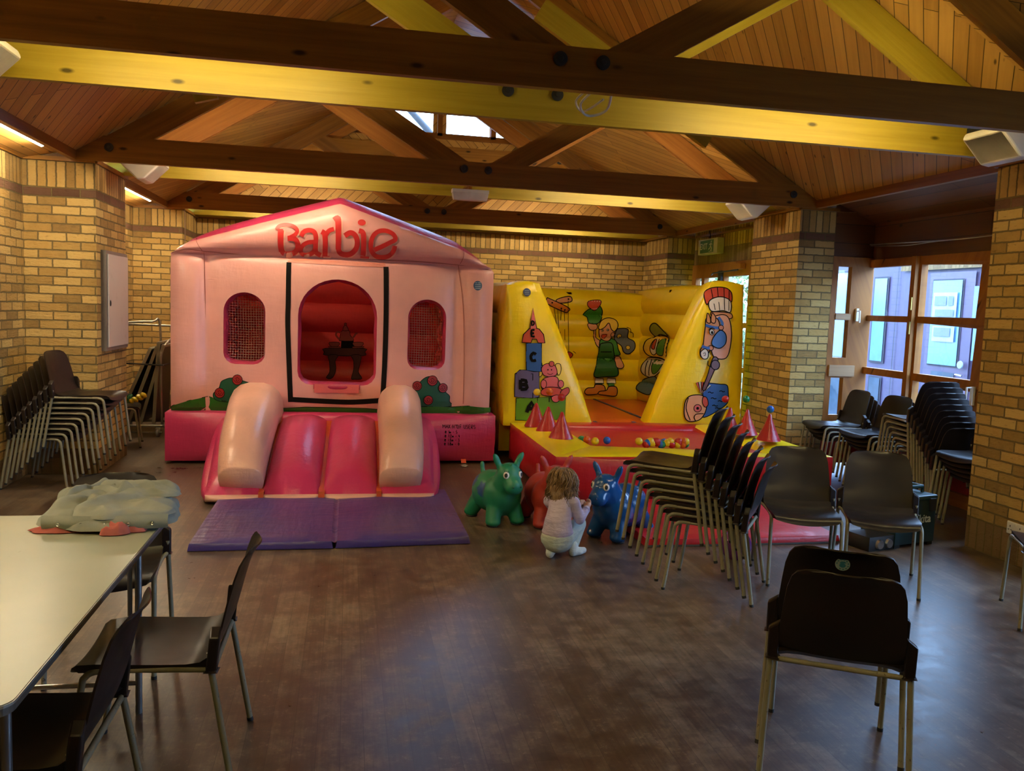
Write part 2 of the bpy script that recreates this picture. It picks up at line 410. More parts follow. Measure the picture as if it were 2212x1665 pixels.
mb = MB(); mb.quad((-3, -3.3, 0), (5.6, -3.3, 0), (5.6, 12.6, 0), (-3, 12.6, 0)); structure(mb.build('floor', M['floor']), 'worn dark brown strip wood floor')
# ceiling: two slopes in bays with diagonal boards
EZ, SL, RX = 2.93, .62, 1.17
def roofz(x): return EZ + SL * ((x + 2.06) if x < RX else (4.40 - x))
cb = MB()
def slope(x0, x1, y0, y1, ang):
    c = math.cos(ang); s = math.sin(ang); ln = math.sqrt(1 + SL * SL)
    P = [(x0, y0), (x1, y0), (x1, y1), (x0, y1)]
    uv = [((x * ln) * c + y * s, -(x * ln) * s + y * c) for x, y in P]
    cb.quad(*[(x, y, roofz(x)) for x, y in P], uv)
for y0, y1, sg in ((-3.3, .9, 1), (.9, 4.55, -1), (4.55, 8.1, 1), (8.1, 12.5, -1)):
    slope(-2.315, RX, y0, y1, -sg * .80); slope(RX, 4.66, y0, y1, sg * .80)
# flat boarded lids over the left recesses and the right bays
sb = MB()
for y0, y1 in ((-3.3, 12.5),):
    cb.quad((-2.75, y0, 2.695), (-2.30, y0, 2.80), (-2.30, y1, 2.80), (-2.75, y1, 2.695), [(y0, 0), (y0, .45), (y1, .45), (y1, 0)])
for y0, y1, x1 in ((1.5, 4.2, 5.5), (5.13, 7.82, 5.5), (7.78, 8.79, 5.31), (8.79, 11.48, 5.3), (11.48, 12.5, 5.31), (-3.3, 1.5, 5.31), (4.19, 5.14, 5.31)):
    zl = 2.70 if x1 == 5.31 else 2.80
    if x1 < 5.4: cb.quad((4.4 if zl < 2.75 else 4.6, y0, zl + .0), (x1 + .25, y0, zl), (x1 + .25, y1, zl), (4.4 if zl < 2.75 else 4.6, y1, zl + .0), [(y0, 0), (y0, .9), (y1, .9), (y1, 0)])
    else: sb.quad((4.655, y0, 2.88), (5.345, y0, 2.60), (5.345, y1, 2.60), (4.655, y1, 2.88), [(y0, 0), (y0, .745), (y1, .745), (y1, 0)])
structure(cb.build('ceiling', M['ceil']), 'pitched pine boarded ceiling'); structure(sb.build('ceiling_bay', M['fascia']), 'dark boarded soffit sloping down to the bay window')
# gable wall above the brick at the far end, chevron boards, three panes cut out
def poly_mesh(name, outer, holes, mapf, mats, uvf, parent=None, cell=None, thick=None):
    cu = bpy.data.curves.new(name, 'CURVE'); cu.dimensions = '2D'; cu.fill_mode = 'BOTH'
    for loop in [outer] + holes:
        sp = cu.splines.new('POLY'); sp.points.add(len(loop) - 1); sp.use_cyclic_u = True
        for p, q in zip(sp.points, loop): p.co = (q[0], q[1], 0, 1)
    tmp = bpy.data.objects.new(name, cu); COL.objects.link(tmp); dg = bpy.context.evaluated_depsgraph_get(); dg.update()
    me = bpy.data.meshes.new_from_object(tmp.evaluated_get(dg)); bpy.data.objects.remove(tmp); bpy.data.curves.remove(cu); me.name = name
    bm = bmesh.new(); bm.from_mesh(me); bmesh.ops.remove_doubles(bm, verts=bm.verts, dist=1e-5)
    if cell:
        xs = [v.co.x for v in bm.verts]; ys = [v.co.y for v in bm.verts]
        for ax, lo, hi in ((0, min(xs), max(xs)), (1, min(ys), max(ys))):
            k = int((hi - lo) / cell)
            for i in range(1, k + 1):
                no = (1, 0, 0) if ax == 0 else (0, 1, 0); co = (lo + (hi - lo) * i / (k + 1), 0, 0) if ax == 0 else (0, lo + (hi - lo) * i / (k + 1), 0)
                bmesh.ops.bisect_plane(bm, geom=bm.verts[:] + bm.edges[:] + bm.faces[:], plane_co=co, plane_no=no)
    ul = bm.loops.layers.uv.verify()
    for f in bm.faces:
        for lp in f.loops: lp[ul].uv = uvf(lp.vert.co.x, lp.vert.co.y, f.calc_center_median().x)
    for v in bm.verts: v.co = mapf(v.co.x, v.co.y)
    bm.to_mesh(me); bm.free(); me.materials.clear()
    for mt in (mats if isinstance(mats, list) else [mats]): me.materials.append(mt)
    o = bpy.data.objects.new(name, me); COL.objects.link(o)
    if parent: o.parent = parent
    return o
def loopof(*p): return list(p)
wp = [[(.53, 4.12), (1.177, 4.12), (1.177, 4.50), (.53, 4.46)], [(1.376, 4.11), (2.019, 4.11), (2.019, 4.36), (1.376, 4.62)], [(2.124, 4.10), (2.46, 4.10), (2.124, 4.31)], [(.43, 4.10), (.09, 4.10), (.43, 4.31)]]
def chev(x, y, cx):
    a = .8 if cx > RX else -.8
    return (x * math.cos(a) + y * math.sin(a), -x * math.sin(a) + y * math.cos(a))
structure(poly_mesh('wall_gable', [(-2.9, 2.69), (5.3, 2.69), (5.3, 2.75), (4.4, 2.95), (RX, roofz(RX)), (-2.06, 2.95), (-2.9, 2.75)], wp, lambda x, y: Vector((x, 12.47, y)), M['ceil'], chev), 'boarded gable above the back wall')
mb = MB()
for a, b in (((.0, 4.07), (2.56, 4.07)), ((1.277, 4.07), (1.277, 4.85)), ((2.07, 4.07), (2.07, 4.37)), ((.48, 4.07), (.48, 4.4)), ((2.56, 4.07), (1.3, 4.80)), ((0, 4.07), (1.2, 4.80))):
    mb.beam((a[0], 12.44, a[1]), (b[0], 12.44, b[1]), .075, .06, (0, 1, 0))
w1 = structure(mb.build('window_1', M['frame']), 'high gable window under the roof ridge')
mb = MB(); mb.quad((-.0, 12.475, 4.05), (2.6, 12.475, 4.05), (2.6, 12.475, 4.9), (0, 12.475, 4.9)); mb.build('window_pane', M['glass'], w1)
fb = MB()
for x0, x1, y0, y1 in ((-2.78, -2.335, 7.80, 8.73), (-2.78, -2.335, 11.46, 12.46), (-2.78, -2.335, 4.22, 5.14), (4.69, 5.36, 7.83, 8.77), (4.69, 5.36, 11.49, 12.46), (4.69, 5.4, 4.22, 5.12), (4.985, 5.4, 8.7, 11.6)):
    fb.box(((x0 + x1) / 2, (y0 + y1) / 2, 2.845), (x1 - x0, y1 - y0, .29))
structure(fb.build('leak_box', M['fascia']), 'dark closing boxes added over the brick piers against sky leaks')  # boxes added above the piers to keep sky light out
# end walls above trims so that no sky leaks in
mb = MB(); mb.quad((-2.95, -3.25, 2.6), (5.6, -3.25, 2.6), (5.6, -3.25, 5), (-2.95, -3.25, 5)); structure(mb.build('wall_front_gable', M['fascia']))
# ------------------------------------------------------------------ roof trusses (double planks)
def disc(mb, c, r, mi, ny=-1):
    mb.lathe([(0, -.014), (r * .35, -.014), (r * .4, -.010), (r, -.008), (r, .002)], c, 18, mi, 'y')
def truss(yf, yb, idx, label):
    T = thing('roof_truss', label, 'roof truss', (RX, yf, 2.715)); T['kind'] = 'structure'
    base = Vector((RX, yf, 2.715))
    def put(name, mb, mat):
        mb.v = [tuple(Vector(v) - base) for v in mb.v]; return mb.build(name, mat, T)
    for k, y in enumerate((yf + .025, yb + .025)):
        mat = M['beam'] if k == 0 else M['beam_lit']  # front chord gets the unlit tone, back chord the lit one
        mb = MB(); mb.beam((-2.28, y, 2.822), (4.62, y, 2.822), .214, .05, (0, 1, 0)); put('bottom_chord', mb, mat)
        mat = M['beam'] if k == 0 else (M['beam_lit'] if yf < 6 else M['frame'])  # back rafters and struts: lamplight painted in, yellow nearer, orange farther off
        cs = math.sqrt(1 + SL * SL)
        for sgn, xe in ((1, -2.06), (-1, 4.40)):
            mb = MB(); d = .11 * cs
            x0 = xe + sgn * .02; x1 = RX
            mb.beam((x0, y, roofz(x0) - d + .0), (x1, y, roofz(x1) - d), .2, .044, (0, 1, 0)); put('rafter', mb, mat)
        for sgn in (1, -1):
            mb = MB(); mb.beam((RX - sgn * .12, y + .001, 2.83), (RX - sgn * 1.74, y + .001, 2.83 + .97), .185, .042, (0, 1, 0)); put('web_strut', mb, mat)
    if idx >= 2:
        mb = MB(); mb.beam((-.95, yb, 3.765), (3.3, yb, 3.765), .2, .05, (0, 1, 0)); put('collar_tie', mb, M['beam'])
        for x in (-.72, -.30, 2.62, 3.02):
            b = MB(); disc(b, (x, yb - .026, 3.77), .045, 0); put('bolt', b, M['black'])
    for x in (RX - .14, RX + .085, -2.02, 4.36):
        b = MB(); disc(b, (x, yf - .002, 2.862 if abs(x - RX) < .5 else 2.835), .036, 0); put('bolt', b, M['black'])
    for x in (RX - .27, RX + .03):
        b = MB(); disc(b, (x, yb - .002, 2.872), .036, 0); put('bolt', b, M['black'])
    return T
truss(.55, 1.28, 0, 'roof truss behind the photographer')
truss(4.2, 4.932, 1, 'nearest double timber roof truss spanning the top of the photo')
truss(7.745, 8.565, 1, 'middle double timber roof truss, an emergency light under it')
truss(11.39, 12.12, 2, 'farthest double timber roof truss by the back wall')
mb = MB(); mb.beam((-2.1, 12.42, 2.80), (4.53, 12.42, 2.80), .17, .05, (0, 1, 0)); structure(mb.build('trim_2', M['beam_lit']), 'timber plate in the painted lit tone on top of the back wall')  # tube light on the plate is painted in by the lit pine
# long edge beams running between the trusses
for x, side in ((-2.305, 'left'), (4.645, 'right')):
    for y0, y1 in ((-3.2, .55), (1.33, 4.2), (4.985, 7.745), (8.62, 11.39)):
        mb = MB(); mb.beam((x, y0, 2.822), (x, y1, 2.822), .214, .05, (1, 0, 0)); o = structure(mb.build('edge_beam', M['beam']))
        tag(o, '%s timber eaves beam between %s trusses' % (side, {-3.2: 'the rearmost', 1.33: 'the unseen', 4.985: 'the nearest two', 8.62: 'the farthest two'}[y0]), 'beam')
# a diagonal hip member and purlins in the nearer bay
for a, b, w, lab in (((1.35, 6.2, 3.80), (2.75, 6.2, 2.97), .17, 'diagonal roof brace in the painted lit tone seen above the nearest truss'), ((-1.0, 6.3, 2.97), (-1.15, 6.3, 3.5), .16, 'short upright roof brace above the nearest truss on the left')):
    mb = MB(); mb.beam(a, b, w, .05, (0, 1, 0)); tag(structure(mb.build('roof_brace', M['beam_lit'])), lab, 'beam')  # braces use the pine with tube light painted in
# ------------------------------------------------------------------ window bay on the right
WX = 5.34
def frame_panel(name, axis, pos, rects, outer, mats, label, dep=.07, pane=True):
    """timber frame: outer rectangle minus panes; axis 'x' -> plane X=pos with (y,z), axis 'y' -> plane Y=pos with (x,z)"""
    f = (lambda a, b: Vector((pos, a, b))) if axis == 'x' else (lambda a, b: Vector((a, pos, b)))
    holes = [[(r[0], r[2]), (r[1], r[2]), (r[1], r[3]), (r[0], r[3])] for r in rects]
    o = poly_mesh(name, [(outer[0], outer[2]), (outer[1], outer[2]), (outer[1], outer[3]), (outer[0], outer[3])], holes, f, mats, lambda x, y, c: (x * 1.0 + y, y * .3 + x * .7))
    md = o.modifiers.new('t', 'SOLIDIFY'); md.thickness = dep; md.offset = 0
    structure(o, label)
    if pane:
        for r in rects:
            p = MB(); p.quad(f(r[0], r[2]), f(r[1], r[2]), f(r[1], r[3]), f(r[0], r[3])); p.build('window_pane', M['glass'], o)
    return o
rows = ((1.66, 2.15), (1.12, 1.60), (.62, 1.05))
w2 = frame_panel('window_2', 'x', WX, [(y0, y1, a, b) for (y0, y1) in ((5.22, 6.10), (6.25, 6.99), (7.11, 7.82)) for a, b in rows], (5.13, 7.9, .55, 2.23), M['frame'], 'timber bay window looking onto the courtyard')
for y in (7.05,):
    mb = MB(); mb.box((WX - .055, y, 1.40), (.05, .06, 1.66)); mb.build('mullion', M['frame'], w2)
for z in (1.78, 1.55):
    mb = MB(); mb.box((WX - .085, 7.035, z), (.014, .022, .12)); mb.build('hinge', plain('brass', (.35, .22, .06, 1), .35, 1), w2)
mb = MB(); mb.box((WX - .05, 6.19, .99), (.03, .028, .16)); mb.tube([(WX - .06, 6.19, 1.06), (WX - .11, 6.19, 1.06), (WX - .115, 6.19, .95)], .010); mb.build('window_handle', M['white'], w2)
w3 = frame_panel('window_3', 'y', 7.82, [(4.945, 5.10, 1.67, 2.15), (4.945, 5.10, 1.21, 1.60), (4.945, 5.09, .61, 1.00)], (4.88, 5.34, .5, 2.25), M['frame'], 'narrow side window of the bay beside the brick pier')
mb = MB(); mb.box((5.05, 7.775, 1.075), (.29, .03, .115)); mb.build('mid_rail', M['frame_pale'], w3)
mb = MB(); mb.box((5.03, 7.785, 1.635), (.17, .02, .06)); mb.build('glazing_bar', M['frame_pale'], w3)
mb = MB(); mb.box((5.18, 7.77, 1.66), (.026, .03, .13)); mb.tube([(5.18, 7.76, 1.70), (5.18, 7.72, 1.70), (5.18, 7.715, 1.58)], .009); mb.build('window_handle', M['white'], w3)
# boards above, red curtain panel and plinth below
mb = MB()
mb.quad((WX, 5.13, 2.21), (WX, 7.9, 2.21), (WX, 7.9, 2.62), (WX, 5.13, 2.62), [(5.13, .02), (7.9, .02), (7.9, .43), (5.13, .43)])
mb.quad((4.88, 7.80, 2.24), (WX, 7.80, 2.24), (WX, 7.80, 2.86), (4.88, 7.80, 2.86), [(4.88, .04), (WX, .04), (WX, .66), (4.88, .66)])
structure(mb.build('trim_3', M['fascia']), 'dark boarded fascia above the bay window')
red = plain('red panel', (.30, .012, .008, 1), .6)
mb = MB(); mb.quad((WX - .01, 5.13, .10), (WX - .01, 7.9, .10), (WX - .01, 7.9, .56), (WX - .01, 5.13, .56)); mb.quad((4.88, 7.80, .1), (WX, 7.80, .1), (WX, 7.80, .52), (4.88, 7.80, .52)); structure(mb.build('wall_window_apron', red), 'red panel under the bay window')
mb = MB(); mb.box((WX - .03, 6.5, .06), (.05, 2.75, .12)); mb.box((WX - .05, 6.5, .565), (.12, 2.72, .03)); structure(mb.build('baseboard_right', M['frame']), 'timber plinth and sill under the bay window')
# second bay beside the photographer (outside the frame, lets the daylight in)
frame_panel('window_4', 'x', WX, [(y0, y1, a, b) for (y0, y1) in ((1.6, 2.4), (2.48, 3.28), (3.36, 4.12)) for a, b in rows], (1.5, 4.2, .5, 2.25), M['frame'], 'timber bay window beside the photographer')
mb = MB(); mb.quad((WX, 1.5, 0), (WX, 4.2, 0), (WX, 4.2, .52), (WX, 1.5, .52)); mb.quad((WX, 1.5, 2.22), (WX, 4.2, 2.22), (WX, 4.2, 2.86), (WX, 1.5, 2.86)); structure(mb.build('wall_bay', M['fascia']))
# exit door recess between the two farther piers
DX = 4.95
mb = MB()
mb.quad((DX, 8.78, 2.31), (DX, 11.5, 2.31), (DX, 11.5, 2.52), (DX, 8.78, 2.52), [(8.78, .0), (11.5, .0), (11.5, .21), (8.78, .21)], 1)
mb.quad((DX, 8.78, 2.52), (DX, 11.5, 2.52), (DX, 11.5, 2.80), (DX, 8.78, 2.80), [(8.78, 0), (11.5, 0), (11.5, .224), (8.78, .224)], 0)
structure(mb.build('wall_door_lintel', [M['soldier'], M['soldier_dark']]), 'upright brick band above the exit door')
drows = ((1.52, 2.12), (.95, 1.45), (.42, .88), (.10, .36))
d1 = frame_panel('door_1', 'x', DX + .02, [(8.95, 9.62, a, b) for a, b in drows] + [(9.72, 10.42, a, b) for a, b in drows] + [(10.55, 11.05, a, b) for a, b in drows] + [(11.15, 11.34, a, b) for a, b in drows], (8.78, 11.5, 0, 2.31), M['frame'], 'glazed timber exit door and side lights')
mb = MB(); mb.box((DX - .06, 9.95, 2.235), (.07, .28, .07)); mb.build('door_closer', M['frame'], d1)
mb = MB(); mb.tube([(DX - .08, 9.9, 2.19), (DX - .10, 10.6, 2.17), (DX - .05, 10.75, 2.15)], .010); mb.build('closer_arm', M['black'], d1)
mb = MB(); mb.box((DX - .03, 10.49, 2.0), (.05, .09, .4)); mb.build('door_edge', M['black'], d1)
# ------------------------------------------------------------------ lamps
tube_m = emit('fluorescent tube', (1, .84, .52, 1), 26)
tube_y = emit('fluorescent tube warm', (1, .82, .34, 1), 22)
tube_w = emit('fluorescent tube white', (1, .88, .60, 1), 26)
body_m = M['white']
def lamp(p0, p1, mat, label, box_off, r=.016):
    p0, p1 = Vector(p0), Vector(p1); T = thing('fluorescent_light', label, 'light', (p0 + p1) / 2, 0, 'tube lights'); c = (p0 + p1) / 2
    mb = MB(); mb.tube([p0 - c, p1 - c], r, 8); mb.build('tube', mat, T)
    mb = MB(); bo = Vector(box_off); d = (p1 - p0); sz = Vector((abs(d.x) + .05, abs(d.y) + .05, .05)) if True else 0
    sz = Vector((max(abs(d.x) + .06, .03), max(abs(d.y) + .06, .03), .035)); mb.box(bo, sz); mb.build('batten', body_m, T)
where = {.6: 'the truss behind the photographer', 4.27: 'the nearest truss', 7.82: 'the middle truss', 11.46: 'the farthest truss'}
for y, mm in ((.63, tube_y), (4.29, tube_y), (7.835, tube_m), (11.48, tube_m)):
    for x0, x1, s in ((-1.45, -.05, 'left'), (2.15, 3.5, 'right')):
        nm = [v for k, v in where.items() if abs(k - y) < .1][0]
        lamp((x0, y, 2.865), (x1, y, 2.865), mm, 'fluorescent tube on the %s inside %s' % (s, nm), (0, -.02, .03))
for y0, y1, s in ((5.6, 7.24, 'in the left recess beside the middle truss'), (9.3, 10.87, 'in the far left recess above the folded tables'), (1.9, 3.7, 'in the left recess beside the photographer')):
    lamp((-2.38, y0, 2.745), (-2.38, y1, 2.745), tube_w, 'bright white fluorescent tube ' + s, (0, 0, .035), .022)
# daylight
w = bpy.data.worlds.new('sky'); scn.world = w; w.use_nodes = True
bg = w.node_tree.nodes['Background']; bg.inputs[0].default_value = (.36, .60, 1.0, 1); bg.inputs[1].default_value = 4.2
for (c, sx, sy, rot) in (((WX + .12, 6.5, 1.4), 1.6, 2.6, (0, PI / 2, 0)), ((WX + .12, 2.85, 1.4), 1.6, 2.6, (0, PI / 2, 0)), ((DX + .15, 10.1, 1.2), 2.0, 2.4, (0, PI / 2, 0)), ((1.3, 12.6, 4.35), 2.4, .6, (-PI / 2, 0, 0))):
    la = bpy.data.lights.new('daylight_portal', 'AREA'); la.shape = 'RECTANGLE'; la.size = sx; la.size_y = sy; la.cycles.is_portal = True
    o = bpy.data.objects.new('daylight_portal', la); COL.objects.link(o); o.location = c; o.rotation_euler = rot
scn.view_settings.view_transform = 'Standard'; scn.view_settings.look = 'None'; scn.view_settings.exposure = 2.42; scn.view_settings.gamma = 1.06
scn.cycles.use_denoising = True; scn.cycles.max_bounces = 6; scn.cycles.diffuse_bounces = 3; scn.cycles.glossy_bounces = 2; scn.cycles.use_adaptive_sampling = True; scn.cycles.adaptive_threshold = .04; scn.cycles.transparent_max_bounces = 12; scn.cycles.sample_clamp_indirect = 6; scn.cycles.caustics_reflective = False; scn.cycles.caustics_refractive = False
# ------------------------------------------------------------------ stacking chairs
plastic = NT('brown moulded plastic'); _v = plastic.coords('Object')
plastic.link(plastic.ramp(plastic.noise(_v, 3), [(.3, (.010, .0065, .006, 1)), (.7, (.018, .012, .011, 1))]), plastic.b.inputs['Base Color'])
plastic.link(plastic.ramp(plastic.noise(_v, 7, 4), [(.3, (.28, .28, .28, 1)), (.7, (.42, .42, .42, 1))]), plastic.b.inputs['Roughness']); plastic.b.inputs['Specular IOR Level'].default_value = .28; plastic.bump(plastic.noise(_v, 420, 2), .05, .001)
M['plastic'] = plastic.m
leg_t = NT('cream painted tube'); _v = leg_t.coords('Object')
leg_t.link(leg_t.mix(leg_t.ramp(leg_t.noise(_v, 60, 3), [(.66, (0, 0, 0, 1)), (.70, (1, 1, 1, 1))]), leg_t.ramp(leg_t.noise(_v, 6), [(.3, (.19, .175, .115, 1)), (.7, (.29, .265, .18, 1))]), (.10, .07, .04, 1)), leg_t.b.inputs['Base Color']); leg_t.b.inputs['Roughness'].default_value = .38
M['legpaint'] = leg_t.m
PROF = [(-.228, .404, .175), (-.222, .420, .186), (-.205, .432, .194), (-.15, .437, .203), (-.05, .432, .206), (.05, .427, .206), (.12, .425, .206), (.165, .430, .206), (.195, .450, .207), (.213, .485, .206), (.228, .54, .203), (.246, .62, .196), (.265, .69, .188), (.280, .733, .176), (.293, .755, .160), (.303, .766, .132), (.309, .770, .10)]
def shell(i0, i1):
    """shell strip between profile stations, with real thickness"""
    P = PROF[i0:i1 + 1]; nu = 12; n = len(P)
    def pt(k, u, off):
        y, z, w = P[k]; gi = i0 + k
        t = abs(u); x = u * w
        a = PROF[max(gi - 1, 0)]; b = PROF[min(gi + 1, len(PROF) - 1)]
        d = Vector((b[0] - a[0], b[1] - a[1])).normalized(); nn = Vector((-d.y, d.x))
        back = min(1, max(0, (z - .44) / .12)) if gi > 7 else 0
        dish = (1 - t * t)
        yy = y + back * .022 * dish - (1 - back) * 0; zz = z - (1 - back) * .012 * dish
        if gi < 3: zz -= .012 * dish * (3 - gi) / 3
        return Vector((x, yy - nn.x * off, zz - nn.y * off))
    mb = MB()
    top = lambda u, v: pt(min(n - 1, int(round(v * (n - 1)))), 2 * u - 1, 0)
    bot = lambda u, v: pt(min(n - 1, int(round(v * (n - 1)))), 2 * u - 1, .006 + (.020 * abs(2 * u - 1) ** 5 if i0 == 0 else 0) * min(1, v * 6))
    mb.grid(top, nu, n - 1); b0 = len(mb.v); mb.grid(bot, nu, n - 1)
    R = nu + 1
    ring = [i for i in range(R)] + [k * R + nu for k in range(1, n)] + [(n - 1) * R + i for i in range(nu - 1, -1, -1)] + [k * R for k in range(n - 2, 0, -1)]
    for a, b in zip(ring, ring[1:] + ring[:1]):
        mb.f.append([a, b, b0 + b, b0 + a]); mb.mi.append(0); mb.uv.append([(0, 0)] * 4)
    return mb
def make_chair(label, group=None):
    T = thing('stacking_chair', label, 'chair', (0, 0, 0), 0, group)
    shell(0, 8).build('seat', M['plastic'], T, .9, True); shell(8, len(PROF) - 1).build('backrest', M['plastic'], T, .9, True)
    for s in (-1, 1):
        mb = MB(); mb.tube(catmull([(s * .200, -.10, .412), (s * .200, -.150, .411), (s * .201, -.178, .395), (s * .202, -.190, .355), (s * .2045, -.222, .10), (s * .205, -.235, .012)], 5), .0108, 8)
        mb.tube([(s * .205, -.2345, .014), (s * .205, -.235, 0)], .0118, 8, mi=1); mb.build('leg', [M['legpaint'], M['black']], T, 1.0)
        mb = MB(); mb.tube([(s * .2255, .199, .47), (s * .227, .206, .40), (s * .2395, .272, .014)], .0108, 8); mb.tube([(s * .2395, .2715, .014), (s * .24, .275, 0)], .0118, 8, mi=1); mb.build('leg', [M['legpaint'], M['black']], T, 1.0)
        mb = MB(); v = [(s * .200, .184), (s * .2385, .187), (s * .2395, .219), (s * .203, .222)]; zs = (.408, .515, .530)
        b = [Vector((x, y, .408)) for x, y in v] + [Vector((x + s * -.0, y + .012, .520 if k in (1, 2) else .548)) for k, (x, y) in enumerate(v)]
        mb.add(b, [(0, 1, 2, 3), (4, 5, 6, 7), (0, 1, 5, 4), (1, 2, 6, 5), (2, 3, 7, 6), (3, 0, 4, 7)])
        o = mb.build('leg_socket', M['plastic'], T); md = o.modifiers.new('b', 'BEVEL'); md.width = .006; md.segments = 2
        mb = MB(); mb.tube([(s * .224, .2, .412), (s * .210, .15, .408), (s * .201, .0, .411), (s * .200, -.11, .412)], .009, 8); mb.build('side_rail', M['legpaint'], T, 1.0)
    mb = MB(); mb.tube([(-.224, .208, .405), (.224, .208, .405)], .0100, 8); mb.build('rear_rail', M['legpaint'], T, 1.0)
    return T
PROTO = None
def chair(x, y, th, label, group=None, k=0, dx=0, dth=0):
    global PROTO
    ly, lz = -.042 * k, .043 * k
    loc = (x - math.sin(th) * ly + dx, y + math.cos(th) * ly, lz)
    if PROTO is None:
        PROTO = make_chair(label, group); PROTO.location = loc; PROTO.rotation_euler = (0, 0, th + dth); return PROTO
    c = copy_tree(PROTO, loc, th + dth, label)
    if group: c['group'] = group
    elif 'group' in c: del c['group']
    return c
ORD = ['topmost', 'second from the top', 'third from the top', 'fourth from the top', 'fifth from the top', 'sixth from the top', 'seventh from the top', 'eighth from the top', 'ninth from the top']
def stack(x, y, th, n, where, group):
    for k in range(n):
        pos = ORD[n - 1 - k] if k else 'bottom one'
        chair(x, y, th, 'brown chair, %s in %s' % (pos, where), group, k, 0, random.uniform(-.012, .012))
stack(2.141, 4.456, -2.191, 8, 'the tall stack beside the blue toy horse', 'chairs stacked in front of the red mat')
stack(-2.40, 7.385, 1.43, 9, 'the stack at the left pier', 'chairs stacked at the left pier')
stack(4.938, 7.49, -1.614, 4, 'the window stack next to the pier', 'window chairs nearest the pier')
stack(5.0, 6.955, -1.46, 4, 'the short mid window stack', 'chairs in the middle of the bay')
stack(4.95, 6.10, -3.16, 9, 'the tallest stack under the bay window', 'tallest window stack')
stack(4.96, 5.53, -1.417, 5, 'the stack by the right brick pier', 'stack behind the right pier')
chair(2.771, 4.573, -.37, 'brown plastic chair facing the camera, left of the pair before the red mat')
chair(3.203, 4.407, -.499, 'brown plastic chair facing the camera, beside the dark tool case')
chair(1.787, 2.659, 2.631, 'nearest brown chair seen from behind, lower one of the loose pair')
sticker_chair = chair(1.83, 2.745, 2.611, 'brown chair seen from behind with a round blue sticker on its backrest', None, 1)
chair(-.612, 2.911, -1.574, 'brown chair standing side on at the table, its whole seat visible')
chair(-.85, 2.335, -1.574, 'brown chair pushed to the near end of the table, cut off by the frame')
chair(-1.0, 3.76, .12, 'brown chair on the far side of the table behind the grey top')
chair(-2.37, 9.30, 1.75, 'brown chair in the far left recess with a green and yellow toy on it')
chair(3.85, 3.75, 2.65, 'brown chair at the right edge of the photo showing one leg')
# sticker on the backrest
mb = MB(); yy = .279
def bk(x, z):
    t = min(.99, abs(x) / .19); f = (z - .69) / .045
    return Vector((x, .265 + .014 * f + .022 * (1 - t * t) + .0085, z))
mb.add([bk(0, .715)] + [bk(.0245 * math.cos(a * PI / 12), .715 + .0245 * math.sin(a * PI / 12)) for a in range(24)], [(0, 1 + i, 1 + (i + 1) % 24) for i in range(24)])
st = mb.build('round_sticker', flat('sticker pale', 165, 185, 185), sticker_chair); st['label'] = 'pale round sticker with a blue cup emblem'
mb = MB(); e = Vector((0, .0012, 0))
for cx, cz, rr in ((0, .711, .0105),):
    mb.add([bk(cx, cz) + e] + [bk(cx + rr * math.cos(a * PI / 8), cz + rr * .8 * math.sin(a * PI / 8)) + e for a in range(16)], [(0, 1 + i, 1 + (i + 1) % 16) for i in range(16)])
for k in range(10):
    a0, a1 = k * .55, k * .55 + .3; ps = [bk(r_ * math.cos(a), .715 + r_ * math.sin(a)) + e for r_, a in ((.017, a0), (.021, a0), (.021, a1), (.017, a1))]; mb.quad(*ps)
for s0 in (1,):
    ps = [bk(x, z) + e for x, z in ((-.013, .722), (-.005, .727), (.006, .726), (.010, .719), (.004, .716))]; mb.add(ps, [(0, 1, 2, 3, 4)])
mb.build('sticker_emblem', flat('sticker blue', 55, 125, 150), st)
# ------------------------------------------------------------------ folding table with the grey top
T = thing('folding_table', 'pale green topped folding table with dark edging on the left', 'table', (-1.06, 2.64, 0))
tt = NT('worn laminate'); _v = tt.coords('Object')
c0 = tt.ramp(tt.noise(_v, 2.2, 3), [(.3, (.29, .32, .22, 1)), (.7, (.37, .39, .28, 1))])
sc_ = tt.ramp(tt.noise(tt.coords('Object', (14, 5, 1)), 1, 5, .7), [(.68, (0, 0, 0, 1)), (.75, (1, 1, 1, 1))])
tt.link(tt.mix(tt.math('MULTIPLY', sc_, .6), c0, (.20, .17, .10, 1)), tt.b.inputs['Base Color']); tt.b.inputs['Roughness'].default_value = .32
def round_rect(x0, x1, y0, y1, r, n=6):
    out = []
    for cx, cy, a0 in ((x1 - r, y1 - r, 0), (x0 + r, y1 - r, 90), (x0 + r, y0 + r, 180), (x1 - r, y0 + r, 270)):
        for k in range(n + 1):
            a = math.radians(a0 + 90 * k / n); out.append((cx + r * math.cos(a), cy + r * math.sin(a)))
    return out
def slab(mb, loop, z0, z1, mi_side=0, mi_top=0):
    n = len(loop); vs = [(x, y, z0) for x, y in loop] + [(x, y, z1) for x, y in loop]
    mb.add(vs, [tuple(range(n, 2 * n))], mi=mi_top); mb.add(vs, [tuple(range(n))[::-1]] + [(i, (i + 1) % n, n + (i + 1) % n, n + i) for i in range(n)], mi=mi_side)
mb = MB(); slab(mb, round_rect(-.375, .375, -.81, .81, .045), .704, .73, 1, 0); mb.build('table_top', [tt.m, plain('dark table edge', (.09, .085, .075, 1), .4)], T)
mb = MB()
slab(mb, round_rect(-.378, .378, -.813, .813, .047), .722, .7285, 0, 0); mb.build('edge_strip', plain('metal edge', (.35, .36, .33, 1), .35, .6), T)
